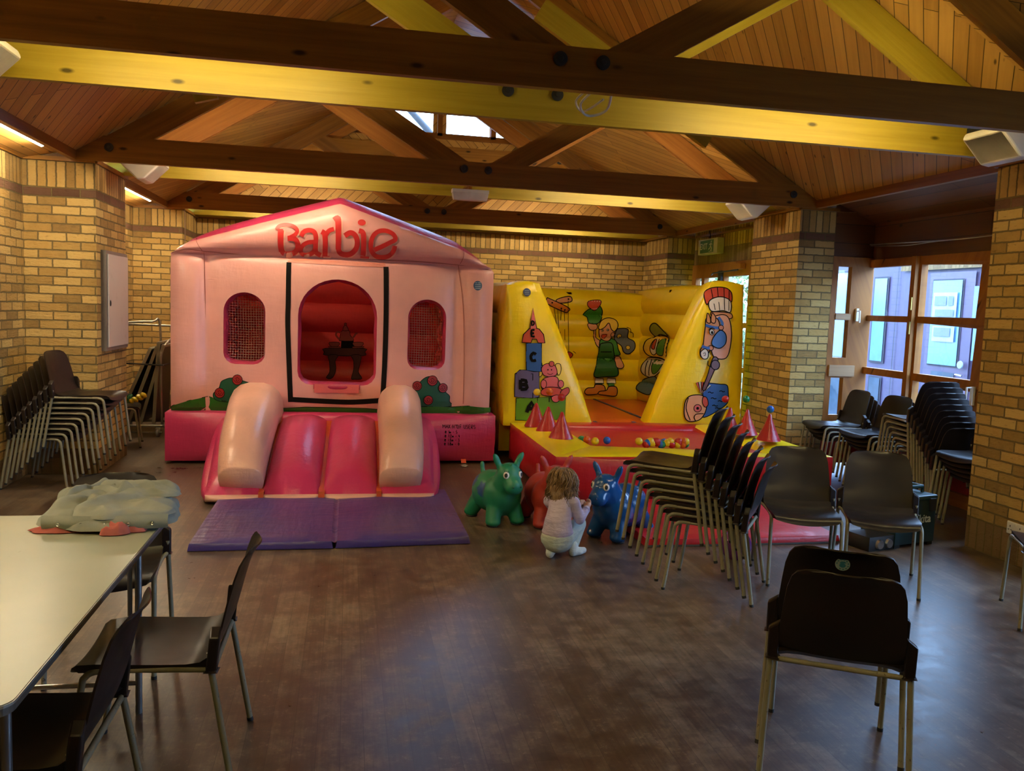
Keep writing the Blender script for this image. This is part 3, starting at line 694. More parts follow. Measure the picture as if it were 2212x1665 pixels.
for y in (-.62, .62):
    for x in (-.30, .30):
        mb = MB(); mb.tube([(x, y, .70), (x, y, 0)], .0125, 10); mb.tube([(x - .03 * (1 if x > 0 else -1), y, .70), (x - .03 * (1 if x > 0 else -1), y, .32), (x, y, .28)], .009, 8); mb.build('leg', plain('grey steel leg', (.30, .32, .34, 1), .3, .8), T, 1.0)
    mb = MB(); mb.tube([(-.30, y, .12), (.30, y, .12)], .010, 8); mb.build('leg_brace', M['chrome'], T, 1.0)
    for x in (-.2, .2): mb = MB(); mb.tube([(x, y, .5), (x, y * .35, .69)], .008, 8); mb.build('folding_stay', M['chrome'], T, 1.0)
# ------------------------------------------------------------------ clothes on the table
cl = NT('grey sweat cloth'); _v = cl.coords('Object'); cl.link(cl.ramp(cl.noise(_v, 9, 4), [(.3, (.23, .245, .205, 1)), (.7, (.33, .345, .29, 1))]), cl.b.inputs['Base Color']); cl.b.inputs['Roughness'].default_value = .95; cl.b.inputs['Specular IOR Level'].default_value = .1; cl.bump(cl.noise(_v, 300, 3), .25, .002)
pk = plain('faded coral cotton', (.42, .115, .095, 1), .95, spec=.1, bump=.2, bscale=250)
def cloth(name, mat, cx, cy, rx, ry, z0, h, seed, parent=None, n=46, rot=0, floor_=True, folds=()):
    rd = random.Random(seed); ph = [(rd.uniform(4, 10), rd.uniform(0, PI), rd.uniform(0, 6), rd.uniform(.3, 1)) for _ in range(6)]
    cr, sr = math.cos(rot), math.sin(rot)
    def fn(u, v):
        a, b = 2 * u - 1, 2 * v - 1
        # square -> rounded square
        x = a * math.sqrt(1 - b * b * .32); y = b * math.sqrt(1 - a * a * .32)
        e = max(abs(a), abs(b)); d = max(0, 1 - e ** 3.2) ** .5
        f = sum(w_ * math.sin(k * (x * math.cos(t_) + y * math.sin(t_)) + p_) for k, t_, p_, w_ in ph) / 3
        z = h * d * (.78 + .22 * f)
        for (ax, ay, bx, by, amp, wd) in folds:
            dx, dy = bx - ax, by - ay; L2 = dx * dx + dy * dy; t_ = max(0, min(1, ((x - ax) * dx + (y - ay) * dy) / L2)); ds = math.hypot(x - ax - t_ * dx, y - ay - t_ * dy)
            z += amp * math.exp(-(ds / wd) ** 2) * d
        pv = Vector((x * 1.5 + seed, y * 1.9, seed * .7)); z += d * .013 * (1 - abs(noise.noise(pv)) * 2.6) + d * .004 * noise.noise(pv * 2.4)
        wob = 1 + .05 * math.sin(5 * math.atan2(b, a) + seed) + .03 * math.sin(9 * math.atan2(b, a))
        X, Y = x * rx * wob, y * ry * wob
        return Vector((cx + X * cr - Y * sr, cy + X * sr + Y * cr, z0 + z + .004))
    mb = MB(); mb.grid(fn, n, n)
    mb.grid(lambda u, v: (lambda p: Vector((cx + (p.x - cx) * .97, cy + (p.y - cy) * .97, z0 + .001)))(fn(u, v)), 8, 8)
    o = mb.build(name, mat, parent, 3.14); return o
T2 = thing('grey_sweatshirt', 'crumpled grey snap front top lying on the table corner', 'clothing', (-.87, 3.36, .73))
o = cloth('body_fabric', cl.m, 0, 0, .238, .205, .010, .072, 3, T2, 70, folds=[(-.7, -.3, .1, .25, .035, .10), (.1, .25, .9, .05, .03, .08), (-.1, .9, .8, .45, .03, .10), (-.6, .5, .1, .85, .035, .09), (-.45, -.8, -.2, .2, -.03, .07), (.2, -.5, .8, -.2, -.015, .12)])
o = cloth('folded_front', cl.m, .055, -.06, .180, .125, .050, .040, 5, T2, 54, .16, folds=[(-.95, .55, .9, .75, .020, .12), (-.9, -.2, .2, .4, .018, .10)])
o = cloth('sleeve', cl.m, .05, .10, .185, .075, .082, .034, 9, T2, 48, -.22, folds=[(-.9, 0, .9, .1, .014, .2), (-.3, .6, .9, .5, .012, .15)])
o = cloth('hood', cl.m, -.10, .10, .12, .095, .060, .050, 21, T2, 44, .6, folds=[(-.9, -.4, .8, .3, .022, .12), (-.6, .5, .6, .8, -.02, .12)])
mb = MB()
def band(u): return Vector((-.20 + .43 * u, -.155 - .030 * math.sin(u * 2.6) + .02 * u, 0))
mb.grid(lambda u, v: band(u) + Vector((0, -.010 - .012 * math.sin(v * PI) , .012 + .052 * v)), 24, 6); mb.build('button_band', cl.m, T2, 3.14)
for k in range(5):
    p = band(.14 + k * .185) + Vector((0, -.0225, .036)); mb = MB(); mb.lathe([(0, -.003), (.003, -.003), (.0045, -.0015), (.007, -.003), (.0075, .001)], p, 12, 0, 'y'); mb.build('snap_button', M['chrome'], T2, 1.0)
T3 = thing('coral_top', 'faded coral pink garment peeping out under the grey top', 'clothing', (-.9, 3.20, .73))
cloth('body_fabric', pk, -.06, .02, .155, .045, 0, .022, 12, T3, 24, .05); cloth('cuff', pk, .085, -.035, .05, .035, 0, .040, 15, T3, 18, .2); cloth('sleeve', pk, .125, -.01, .06, .025, 0, .022, 18, T3, 16, .1)
# ------------------------------------------------------------------ trolley with folded tables in the far left recess
steel = plain('dull steel tube', (.30, .29, .25, 1), .4, .8)
T = thing('table_trolley', 'steel trolley holding folded tables in the far left recess', 'trolley', (-2.18, 10.25, 0))
mb = MB(); Z_ = .13
mb.tube(catmull([(-.42, -.42, Z_), (.14, -.42, Z_), (.16, -.38, Z_), (.16, .4, Z_), (.12, .42, Z_), (-.42, .42, Z_)], 4), .016, 8); mb.tube([(-.42, -.42, Z_ - .07), (.15, -.42, Z_ - .07)], .010, 8); mb.tube([(-.42, 0, Z_), (.16, 0, Z_)], .014, 8); mb.build('base_frame', steel, T, 1.0)
mb = MB(); mb.tube(catmull([(.14, -.38, Z_), (.13, -.38, .70), (.15, -.33, 1.02), (.30, .25, 1.22), (.30, .38, 1.22)], 4), .014, 8); mb.tube([(-.42, .40, 1.24), (.30, .40, 1.23)], .014, 8); mb.tube(catmull([(-.42, .2, 1.26), (-.1, .25, 1.28), (-.02, .3, 1.22), (-.02, .4, Z_)], 4), .014, 8); mb.build('upright_frame', steel, T, 1.0)
for x, y in ((.10, -.40), (.10, .38), (-.38, -.40), (-.38, .38)):
    mb = MB(); mb.lathe([(.006, -.016), (.045, -.016), (.05, -.010), (.05, .010), (.045, .016), (.006, .016)], (x, y, .05), 16, 0, 'x'); mb.box((x, y, .098), (.045, .05, .02)); mb.build('caster', plain('grey caster', (.25, .25, .24, 1), .4), T, 1.0)
mb = MB(); mb.tube([(-.42, -.46, .84), (.17, -.46, .82), (.18, .0, .82)], .010, 6); mb.build('strap', M['black'], T, 1.0)
tbl_dark = plain('dark laminate', (.028, .020, .016, 1), .45); tbl_edge = plain('table alloy edge', (.28, .27, .22, 1), .35, .5)
dup0 = None
names = ['leftmost', 'second from the left', 'third from the left', 'rightmost and most upright']
for k, (x, tilt) in enumerate(((-.34, .40), (-.22, .34), (-.09, .27), (.05, .06))):
    if dup0 is None:
        Q = thing('folded_table', '', 'table', (0, 0, 0), 0, 'folded tables on the trolley')
        mb = MB(); mb.box((0, 0, .46), (.022, .74, .90)); mb.build('table_top', tbl_dark, Q)
        mb = MB(); mb.box((0, -.375, .46), (.034, .022, .92)); mb.box((0, 0, .915), (.034, .76, .022)); mb.build('edge_strip', tbl_edge, Q)
        mb = MB(); mb.tube(catmull([(-.028, -.26, .10), (-.03, -.26, .74), (-.032, -.20, .82), (-.032, .20, .82), (-.03, .26, .74), (-.028, .26, .10)], 4), .010, 8); mb.build('folded_leg', plain('leg tube chrome', (.4, .38, .32, 1), .3, .9), Q, 1.0)
        dup0 = Q
    else: Q = copy_tree(dup0, (0, 0, 0), 0)
    Q['label'] = 'dark folded table leaning on the trolley, %s of the four' % names[k]
    Q.location = (-2.18 + x, 10.25, Z_ + .02); Q.rotation_euler = (0, tilt, 0)
T = thing('string_toy', 'green and yellow toy lying on the chair in the far left recess', 'toy', (-2.20, 9.34, .435))
mb = MB()
for k in range(26):
    a = random.uniform(0, 2 * PI); r_ = random.uniform(.02, .07); mb.tube([(-.08 + r_ * math.cos(a + j * .5), r_ * math.sin(a + j * .5), .01 + .10 * random.random()) for j in range(6)], .0028, 5)
mb.build('green_strings', flat('green string', 30, 120, 70), T, 3.1)
mb = MB()
for k, (x, z, s) in enumerate(((.0, .05, .05), (.05, .075, .055), (.09, .10, .05), (-.03, .035, .04))): mb.ball((x, -.01 * k, z), s * .8, 8, sc=(1, .8, .62), rot=Euler((.4 * k, .6, .3 * k)).to_matrix())
mb.build('yellow_piece', flat('yellow toy', 190, 170, 20), T, .6)
# ------------------------------------------------------------------ small fixtures
T = thing('electrical_cabinet', 'tall grey white metal cabinet on the side of the left brick pier', 'cabinet', (XL + .03, 8.265, 1.53))
mb = MB(); mb.box((-.012, 0, 0), (.05, .72, .89)); mb.build('frame', plain('cabinet frame', (.16, .14, .13, 1), .45, .3), T)
dm = NT('stained white door'); _v = dm.coords('Object'); dm.link(dm.mix(dm.ramp(dm.noise(_v, 7, 5, .7), [(.58, (0, 0, 0, 1)), (.75, (.5, .5, .5, 1))]), (.46, .41, .40, 1), (.25, .19, .17, 1)), dm.b.inputs['Base Color']); dm.b.inputs['Roughness'].default_value = .4
mb = MB(); mb.box((.018, 0, 0), (.02, .66, .83)); o = mb.build('door', dm.m, T); md = o.modifiers.new('b', 'BEVEL'); md.width = .008; md.segments = 3
mb = MB(); mb.ball((.03, -.29, -.02), .02, 12, sc=(.3, 1, 1.4)); mb.build('latch', M['black'], o, 3.1)
T = thing('wall_socket', 'white double power socket low on the right brick pier', 'socket', (4.425, 4.68, .245))
mb = MB(); mb.box((0, 0, 0), (.012, .146, .086)); o = mb.build('plate', M['white'], T); md = o.modifiers.new('b', 'BEVEL'); md.width = .006; md.segments = 3
for y in (-.012, .012): mb = MB(); mb.box((-.008, y, .022), (.006, .014, .02)); mb.build('switch', M['white'], T)
for y in (-.042, .042):
    mb = MB(); mb.box((-.0065, y, .012), (.002, .006, .012)); mb.box((-.0065, y - .011, -.012), (.002, .010, .005)); mb.box((-.0065, y + .011, -.012), (.002, .010, .005)); mb.build('pin_holes', M['black'], T)
T = thing('exit_sign', 'green and white exit sign box hanging before the brick band', 'sign', (4.86, 10.80, 2.54))
mb = MB(); mb.box((.03, 0, 0), (.10, .62, .21)); o = mb.build('housing', plain('cream box', (.50, .44, .30, 1), .5), T); md = o.modifiers.new('b', 'BEVEL'); md.width = .006; md.segments = 2
mb = MB(); mb.quad((-.0225, .235, -.085), (-.0225, -.20, -.085), (-.0225, -.20, .085), (-.0225, .235, .085)); mb.build('green_panel', flat('exit green', 40, 98, 62), T)
white_txt = flat('sign white', 215, 215, 190)
def text_mesh(s, size, mat, parent, mat4, name='lettering', off=0, extr=.0004):
    cu = bpy.data.curves.new(name, 'FONT'); cu.body = s; cu.size = size; cu.align_x = 'CENTER'; cu.align_y = 'CENTER'; cu.offset = off; cu.extrude = extr; cu.resolution_u = 3
    tmp = bpy.data.objects.new(name, cu); COL.objects.link(tmp); dg = bpy.context.evaluated_depsgraph_get(); dg.update()
    me = bpy.data.meshes.new_from_object(tmp.evaluated_get(dg)); bpy.data.objects.remove(tmp); me.transform(mat4); me.materials.clear(); me.materials.append(mat)
    o = bpy.data.objects.new(name, me); COL.objects.link(o); o.parent = parent; return o
MX = Matrix(((0, 0, -1, 0), (-1, 0, 0, 0), (0, 1, 0, 0), (0, 0, 0, 1)))      # text lying on a plane that faces -X
text_mesh('EXIT', .115, white_txt, T, Matrix.Translation((-.024, .115, 0)) @ MX, off=.002)
mb = MB(); k = lambda y, z: (-.0245, y, z)
mb.ball((-.0245, -.125, .060), .013, 10, sc=(.1, 1, 1))
for a, b in (((-.12, .045), (-.115, .0)), ((-.12, .035), (-.075, .02)), ((-.12, .035), (-.155, .02)), ((-.115, .0), (-.145, -.03)), ((-.145, -.03), (-.125, -.065)), ((-.115, .0), (-.085, -.03)), ((-.085, -.03), (-.055, -.04))): mb.tube([k(*a), k(*b)], .0065, 6)
mb.tube([k(-.165, -.07), k(-.06, -.07)], .003, 4); mb.build('running_figure', white_txt, T)
mb = MB(); mb.tube(catmull([(-.0, -.02, .10), (0, -.03, .16), (.0, .0, .20), (.005, -.02, .25)], 5), .006, 6); mb.tube([(.0, -.02, .25), (.0, -.03, .40)], .02, 8); mb.tube([(.02, .02, .27), (.02, .02, .38)], .012, 6); mb.build('cable', M['black'], T, 1.0)
def speaker(x, y, sgn, label):
    T = thing('wedge_speaker', label, 'speaker', (x, y, 2.715))
    mb = MB(); pr = [(-.17, .10), (.17, .10), (.19, .06), (.04, -.09), (-.02, -.10), (-.18, .05)]; pr = [(sgn * a, b) for a, b in pr]
    n = len(pr); d = .17
    vs = [(a, -d, b) for a, b in pr] + [(a, d, b) for a, b in pr]
    mb.add(vs, [tuple(range(n)), tuple(range(n, 2 * n))[::-1]] + [(i, (i + 1) % n, n + (i + 1) % n, n + i) for i in range(n)])
    o = mb.build('housing', M['white'], T, None, True); md = o.modifiers.new('b', 'BEVEL'); md.width = .015; md.segments = 3
    g_ = MB(); g_.add([(sgn * .185, -d * .9, .055), (sgn * .185, d * .9, .055), (sgn * .048, d * .9, -.082), (sgn * .048, -d * .9, -.082)], [(0, 1, 2, 3)]); g_.build('grille', plain('speaker cloth', (.56, .50, .44, 1), .8), T)
    mb = MB(); mb.box((0, 0, .16), (.05, .78, .03)); mb.box((0, 0, .125), (.03, .05, .07)); mb.build('bracket', M['black'], T)
speaker(-1.84, 8.18, 1, 'white wedge speaker under the middle truss at its left end')
speaker(4.10, 8.18, -1, 'white wedge speaker under the middle truss at its right end')
speaker(4.02, 4.60, -1, 'white wedge speaker under the nearest truss at the right pier')
speaker(-1.84, 4.60, 1, 'white wedge speaker under the nearest truss at the left edge')
T = thing('emergency_light', 'long white emergency light under the middle of the second truss', 'light', (1.15, 8.16, 2.68))
mb = MB(); mb.box((0, 0, .035), (.36, .10, .03)); mb.build('base_plate', M['white'], T)
mb = MB(); c = box8(-.175, .175, -.055, .055, -.05, .02); c = [(x * (.93 if z < 0 else 1), y * (.7 if z < 0 else 1), z) for x, y, z in c]; pillow(mb, c, .006, 6); mb.build('diffuser', plain('ribbed diffuser', (.62, .60, .58, 1), .25), T, .7, True)
mb = MB(); mb.box((0, .0, .11), (.03, .80, .03)); mb.box((0, 0, .075), (.03, .04, .06)); mb.build('bracket', M['beam'], T)
mb = MB(); mb.tube(catmull([(1.25, 4.26, 2.76), (1.20, 4.40, 2.70), (1.27, 4.5, 2.665), (1.36, 4.45, 2.69), (1.34, 4.3, 2.75)], 6), .007, 6); mb.tube(catmull([(1.22, 4.3, 2.76), (1.18, 4.42, 2.72), (1.25, 4.52, 2.69), (1.31, 4.35, 2.72)], 6), .006, 6); tag(mb.build('loose_cable', M['white'], None, 3.1), 'white loop of loose cable hanging under the nearest truss', 'cable')
mb = MB(); mb.tube(catmull([(WX - .06, 7.78, 2.385), (WX - .06, 7.4, 2.375), (WX - .06, 6.5, 2.35), (WX - .06, 5.2, 2.37)], 6), .007, 6); mb.tube(catmull([(WX - .07, 7.75, 2.37), (WX - .07, 7.2, 2.34), (WX - .07, 6.6, 2.35), (WX - .07, 5.2, 2.345)], 6), .004, 5); tag(mb.build('curtain_wire', M['chrome'], None, 3.1), 'thin curtain wire strung across the bay window head', 'curtain wire')
mb = MB(); mb.tube(catmull([(-2.1, 11.52, 2.70), (-2.095, 11.52, 2.5), (-2.098, 11.54, 2.2)], 5), .006, 6); tag(mb.build('pull_cord', plain('cord', (.5, .32, .25, 1), .7), None, 3.1), 'thin pull cord hanging down the far left brick pier', 'cord')
mb = MB(); mb.quad((DX - .015, 9.93, 1.30), (DX - .015, 9.80, 1.30), (DX - .015, 9.80, 1.52), (DX - .015, 9.93, 1.52)); T = tag(mb.build('no_smoking_notice', flat('notice white', 225, 215, 205)), 'white no smoking notice on the glass exit door', 'sign')
mb = MB(); c_ = Vector((DX - .018, 9.865, 1.44)); ring = [(c_ + Vector((0, .042 * math.cos(a * PI / 12), .042 * math.sin(a * PI / 12)))) for a in range(25)]; mb.tube(ring, .006, 5); mb.tube([c_ + Vector((0, .03, .03)), c_ + Vector((0, -.03, -.03))], .005, 5); mb.build('red_ring', flat('notice red', 190, 50, 40), T)
mb = MB(); mb.box(c_ + Vector((0, 0, 0)), (.002, .05, .008)); [mb.box(c_ + Vector((0, 0, -.08 - .02 * i)), (.002, .09, .006)) for i in range(3)]; mb.build('black_print', M['black'], T)
# tool case behind the chairs
T = thing('tool_case', 'dark teal tool case with a carrying handle behind the chairs', 'tool case', (3.98, 5.28, 0), .25)
teal = plain('dark teal plastic', (.010, .035, .045, 1), .4)
mb = MB(); pillow(mb, box8(-.20, .20, -.15, .15, .025, .34), .008, 6); mb.build('body', teal, T, .7, True)
mb = MB(); mb.box((0, 0, .35), (.42, .31, .035)); o = mb.build('lid', plain('case lid', (.012, .05, .065, 1), .4), T); md = o.modifiers.new('b', 'BEVEL'); md.width = .01; md.segments = 2
mb = MB(); mb.tube([(-.17, -.05, .36), (-.17, -.05, .41), (.17, -.05, .41), (.17, -.05, .36)], .014, 8); mb.tube([(-.17, .1, .36), (-.17, .1, .41), (.17, .1, .41), (.17, .1, .36)], .012, 8); mb.tube([(-.17, -.05, .41), (-.17, .1, .41)], .012, 8); mb.tube([(.17, -.05, .41), (.17, .1, .41)], .012, 8); mb.build('handle', plain('handle blue', (.02, .07, .09, 1), .4), T, 1.0)
for x in (-.15, .15): mb = MB(); mb.box((x, -.158, .30), (.06, .02, .09)); o = mb.build('latch', M['black'], T)
mb = MB(); pillow(mb, box8(-.44, -.20, -.14, .06, .0, .10), .015, 6); mb.build('tool_tray', M['black'], T, .7, True)
for x in (-.36, -.27): mb = MB(); mb.lathe([(0, -.02), (.03, -.02), (.035, 0)], (x, -.15, .05), 12, 0, 'y'); mb.build('wheel', M['chrome'], T, 1.0)
for x, y in ((-.17, -.12), (.17, -.12), (-.17, .12), (.17, .12)): mb = MB(); mb.box((x, y, .014), (.05, .05, .028)); mb.build('foot', M['black'], T)
text_mesh('makita', .085, flat('case print', 190, 205, 205), T, Matrix.Translation((.03, -.1595, .20)) @ Matrix.Rotation(PI / 2, 4, 'X') @ Matrix.Shear('XY', 4, (.0, .0)), off=.0015)
# ------------------------------------------------------------------ printed decoration that follows a surface
def ribbon(pts, w, n=6, closed=False, taper=None):
    c = catmull([(p[0], p[1], 0) for p in pts], n, closed); out = []; N = len(c)
    for i in range(N):
        d = (c[(i + 1) % N if closed else min(i + 1, N - 1)] - c[(i - 1) % N if closed else max(i - 1, 0)])
        if d.length < 1e-9: d = Vector((1, 0, 0))
        d.normalize(); nn = Vector((-d.y, d.x, 0)); ww = w * (taper(i / max(1, N - 1)) if taper else 1)
        out.append((c[i] + nn * ww / 2, c[i] - nn * ww / 2))
    qs = []; R = range(N if closed else N - 1)
    for i in R: a, b = out[i], out[(i + 1) % N]; qs.append([(a[0].x, a[0].y), (b[0].x, b[0].y), (b[1].x, b[1].y), (a[1].x, a[1].y)])
    return qs
def circ(cx, cy, rx, ry=None, n=16): return [(cx + rx * math.cos(2 * PI * k / n), cy + (ry or rx) * math.sin(2 * PI * k / n)) for k in range(n)]
def smooth_poly(p, n=5): return [(q.x, q.y) for q in catmull([(a[0], a[1], 0) for a in p], n, True)]
class Print:
    """flat printed artwork in picture units, laid onto a surface by mapf(x, y, lift)"""
    def __init__(s, mapf, cell=16): s.mapf = mapf; s.cell = cell; s.mats = []; s.bm = bmesh.new(); s.lift = 0.0015
    def mi(s, mat):
        if mat not in s.mats: s.mats.append(mat)
        return s.mats.index(mat)
    def poly(s, pts, mat, outline=None, ow=1.6, smooth=True, n=5):
        if smooth: pts = smooth_poly(pts, n)
        bm = bmesh.new(); vs = [bm.verts.new((x, y, 0)) for x, y in pts]; bm.faces.new(vs); bmesh.ops.triangulate(bm, faces=bm.faces)
        xs = [p[0] for p in pts]; ys = [p[1] for p in pts]
        for ax, lo, hi in ((0, min(xs), max(xs)), (1, min(ys), max(ys))):
            k = int((hi - lo) / s.cell)
            for i in range(1, k + 1):
                t = lo + (hi - lo) * i / (k + 1)
                bmesh.ops.bisect_plane(bm, geom=bm.verts[:] + bm.edges[:] + bm.faces[:], plane_co=(t, 0, 0) if ax == 0 else (0, t, 0), plane_no=(1, 0, 0) if ax == 0 else (0, 1, 0))
        s._take(bm, mat)
        if outline: s.line(pts, outline, ow, closed=True, n=1)
    def _take(s, bm, mat):
        m_ = s.mi(mat); mp = {}
        for v in bm.verts: mp[v] = s.bm.verts.new(s.mapf(v.co.x, v.co.y, s.lift))
        for f in bm.faces:
            nf = s.bm.faces.new([mp[v] for v in f.verts]); nf.material_index = m_
        bm.free(); s.lift += .0006
    def line(s, pts, mat, w=1.6, closed=False, n=4, taper=None):
        bm = bmesh.new()
        for q in ribbon(pts, w, n, closed, taper):
            try: bm.faces.new([bm.verts.new((x, y, 0)) for x, y in q])
            except ValueError: pass
        s._take(bm, mat)
    def build(s, name, parent):
        me = bpy.data.meshes.new(name); s.bm.to_mesh(me); s.bm.free()
        return link(name, me, s.mats, parent)
INK = plain('print black', srgb(12, 9, 10), .75, var=.02, spec=.12)
# ------------------------------------------------------------------ pink bouncy house with a slide
PINK = vinyl('pale pink vinyl', (.67, .315, .30, 1), .34, .18); ROSE = vinyl('deep pink vinyl', (.50, .030, .115, 1), .30); LINER = vinyl('rose lining vinyl', (.42, .028, .085, 1), .36)
DRED = vinyl('dark red vinyl', (.80, .055, .055, 1), .4); ORANGE = vinyl('orange strap', (.50, .055, .010, 1), .4); BLUSH = vinyl('blush vinyl', (.68, .37, .30, 1), .30)
H = thing('bouncy_house', 'pink bouncy house with a gabled front, arched openings and a slide', 'bouncy castle', (-.1, 8.3, 0)); HB = Vector((-.1, 8.3, 0))
def hp(mb): mb.v = [tuple(Vector(v) - HB) for v in mb.v]; return mb
TOP = [(-1.655, 2.00), (-1.60, 2.055), (-1.50, 2.115), (-.85, 2.325), (-.13, 2.545), (-.09, 2.555), (-.05, 2.545), (.6, 2.335), (1.08, 2.185), (1.30, 2.075), (1.40, 2.01), (1.455, 1.955)]
def ztop(x):
    for (a, za), (b, zb) in zip(TOP[:-1], TOP[1:]):
        if a <= x <= b: return za + (zb - za) * (x - a) / (b - a)
    return TOP[0][1] if x < 0 else TOP[-1][1]
XA, XB = -1.338, 1.09
def cfront(x, z):
    zs = 2.005 + .02 * math.cos((x + .1) * 1.6); b = 0
    if z < zs:
        vz = max(0, 1 - abs((z - 1.24) / .77) ** 7)
        if x < XA: t = (x + 1.505) / .168; b = .12 * max(0, 1 - t * t) ** .5
        elif x > XB: t = (x - 1.275) / .187; b = .12 * max(0, 1 - t * t) ** .5
        else: t = (x - (XA + XB) / 2) / ((XB - XA) / 2); b = .075 * max(0, 1 - t ** 8) ** .5 + .03 * max(0, 1 - t * t)
        b *= max(0, vz) ** .5
    else:
        v = min(1, (z - zs) / max(.02, ztop(x) - zs)); b = .125 * max(0, math.sin(PI * (v * .93 + .0))) ** .55
        t = (x + .1) / 1.58; b *= max(.0, 1 - t ** 10) ** .5
        if v > .9: b -= (v - .9) * .5
    return 8.44 - b
def arch(x0, x1, z0, z1, r=.13, n=9):
    c = (x0 + x1) / 2; h = (x1 - x0) / 2; out = []
    for k in range(n * 2 + 1):
        a = PI * k / (n * 2); out.append((c + h * math.cos(a), z1 - h * .95 + h * .95 * math.sin(a)))
    for k in range(1, 4): out.append((x0, z1 - h * .95 + (z0 + r - z1 + h * .95) * k / 4))
    for k in range(5): a = PI + PI / 2 * k / 4; out.append((x0 + r + r * math.cos(a), z0 + r + r * math.sin(a)))
    for k in range(5): a = 1.5 * PI + PI / 2 * k / 4; out.append((x1 - r + r * math.cos(a), z0 + r + r * math.sin(a)))
    for k in range(1, 4): out.append((x1, z0 + r + (z1 - h * .95 - z0 - r) * k / 4))
    return out
DOOR = arch(-.475, .285, .775, 1.815); WINL = arch(-1.172, -.782, .962, 1.655, .11); WINR = arch(.592, .978, .945, 1.652, .11)
outer = [(-1.655, .48)] + [(-1.655, .48 + (2.0 - .48) * k / 6) for k in range(1, 6)] + [(x, z) for x, z in TOP] + [(1.455, 1.955 + (.48 - 1.955) * k / 6) for k in range(1, 7)]
fw = poly_mesh('front_wall', outer, [DOOR, WINL, WINR], lambda x, z: Vector((x, cfront(x, z), z)) - HB, PINK, lambda x, y, c: (x, y), H, .045)
fw.data.polygons.foreach_set('use_smooth', [True] * len(fw.data.polygons))
for nm, lp in (('door_lining', DOOR), ('window_lining', WINL), ('window_lining', WINR)):
    cx = sum(p[0] for p in lp) / len(lp); cz = sum(p[1] for p in lp) / len(lp); N = len(lp); mb = MB()
    def fn(u, v):
        i = int(round(u * N)) % N; x, z = lp[i]; d = Vector((cx - x, cz - z)).normalized(); s_ = .028 * math.sin(PI * v) ** .7 * (1 if i % 3 else .72)
        return Vector((x + d.x * s_, cfront(x, z) + .30 * v - (.012 * math.sin(PI * v)), z + d.y * s_))
    mb.grid(fn, N, 6); hp(mb).build(nm, LINER, H, 1.2, True)
net_m = plain('net cord', (.50, .33, .28, 1), .8)
for x0, x1, z0, z1, lp in ((-1.16, -.79, .97, 1.65, WINL), (.60, .97, .955, 1.645, WINR)):
    mb = MB(); h = (x1 - x0) / 2; cx = (x0 + x1) / 2
    zt = lambda x: z1 - h * .95 + h * .95 * math.sqrt(max(0, 1 - ((x - cx) / h) ** 2))
    n_ = 15
    for k in range(1, n_): x = x0 + (x1 - x0) * k / n_; mb.tube([(x + .004 * math.sin(q), 8.56, z0 + (zt(x) - z0) * q / 5) for q in range(6)], .0016, 4)
    for k in range(1, 27):
        z = z0 + (z1 - z0) * k / 27; w_ = h if z < z1 - h * .95 else h * math.sqrt(max(0, 1 - ((z - z1 + h * .95) / (h * .95)) ** 2)); mb.tube([(cx - w_, 8.56, z), (cx, 8.562, z - .004), (cx + w_, 8.56, z)], .0016, 4)
    hp(mb).build('window_net', net_m, H)
mb = MB(); pillow(mb, box8(-1.685, 1.50, 8.27, 11.05, .03, .495), {'y0': .085, 'x0': .09, 'x1': .09, 'z1': .02}, 16); hp(mb).build('base', ROSE, H, .8, True)
mb = MB(); mb.grid(lambda u, v: Vector((-1.655 + 3.11 * u, 8.45 + .62 * v, ztop(-1.655 + 3.11 * u) + .10 * min(1, math.sin(PI * min(1, v * 2.2 + .001) / 2)) * max(0, 1 - abs(2 * u - 1) ** 7) - .004)), 60, 16); hp(mb).build('roof', ROSE, H, 3.1)
for x, nm in ((-1.655, 'x0'), (1.455, 'x1')):
    mb = MB(); a, b = (x, x + .28) if x < 0 else (x - .28, x); pillow(mb, box8(a, b, 8.50, 11.0, .48, 1.98), .05, 12, ribs={'x1' if x < 0 else 'x0': (5, 'v')}, mis={'x1' if x < 0 else 'x0': 1}); hp(mb).build('side_wall', [PINK, DRED], H, .9, True)
mb = MB(); pillow(mb, box8(-1.4, 1.2, 10.75, 11.0, .48, 2.3), {'y0': .07}, 14, ribs={'y0': (5, 'u' if False else 'v')}, mis={'y0': 1}); hp(mb).build('rear_wall', [PINK, DRED], H, .9, True)
mb = MB(); mb.quad((-1.4, 8.6, .515), (1.2, 8.6, .515), (1.2, 10.8, .515), (-1.4, 10.8, .515)); hp(mb).build('bounce_floor', LINER, H)
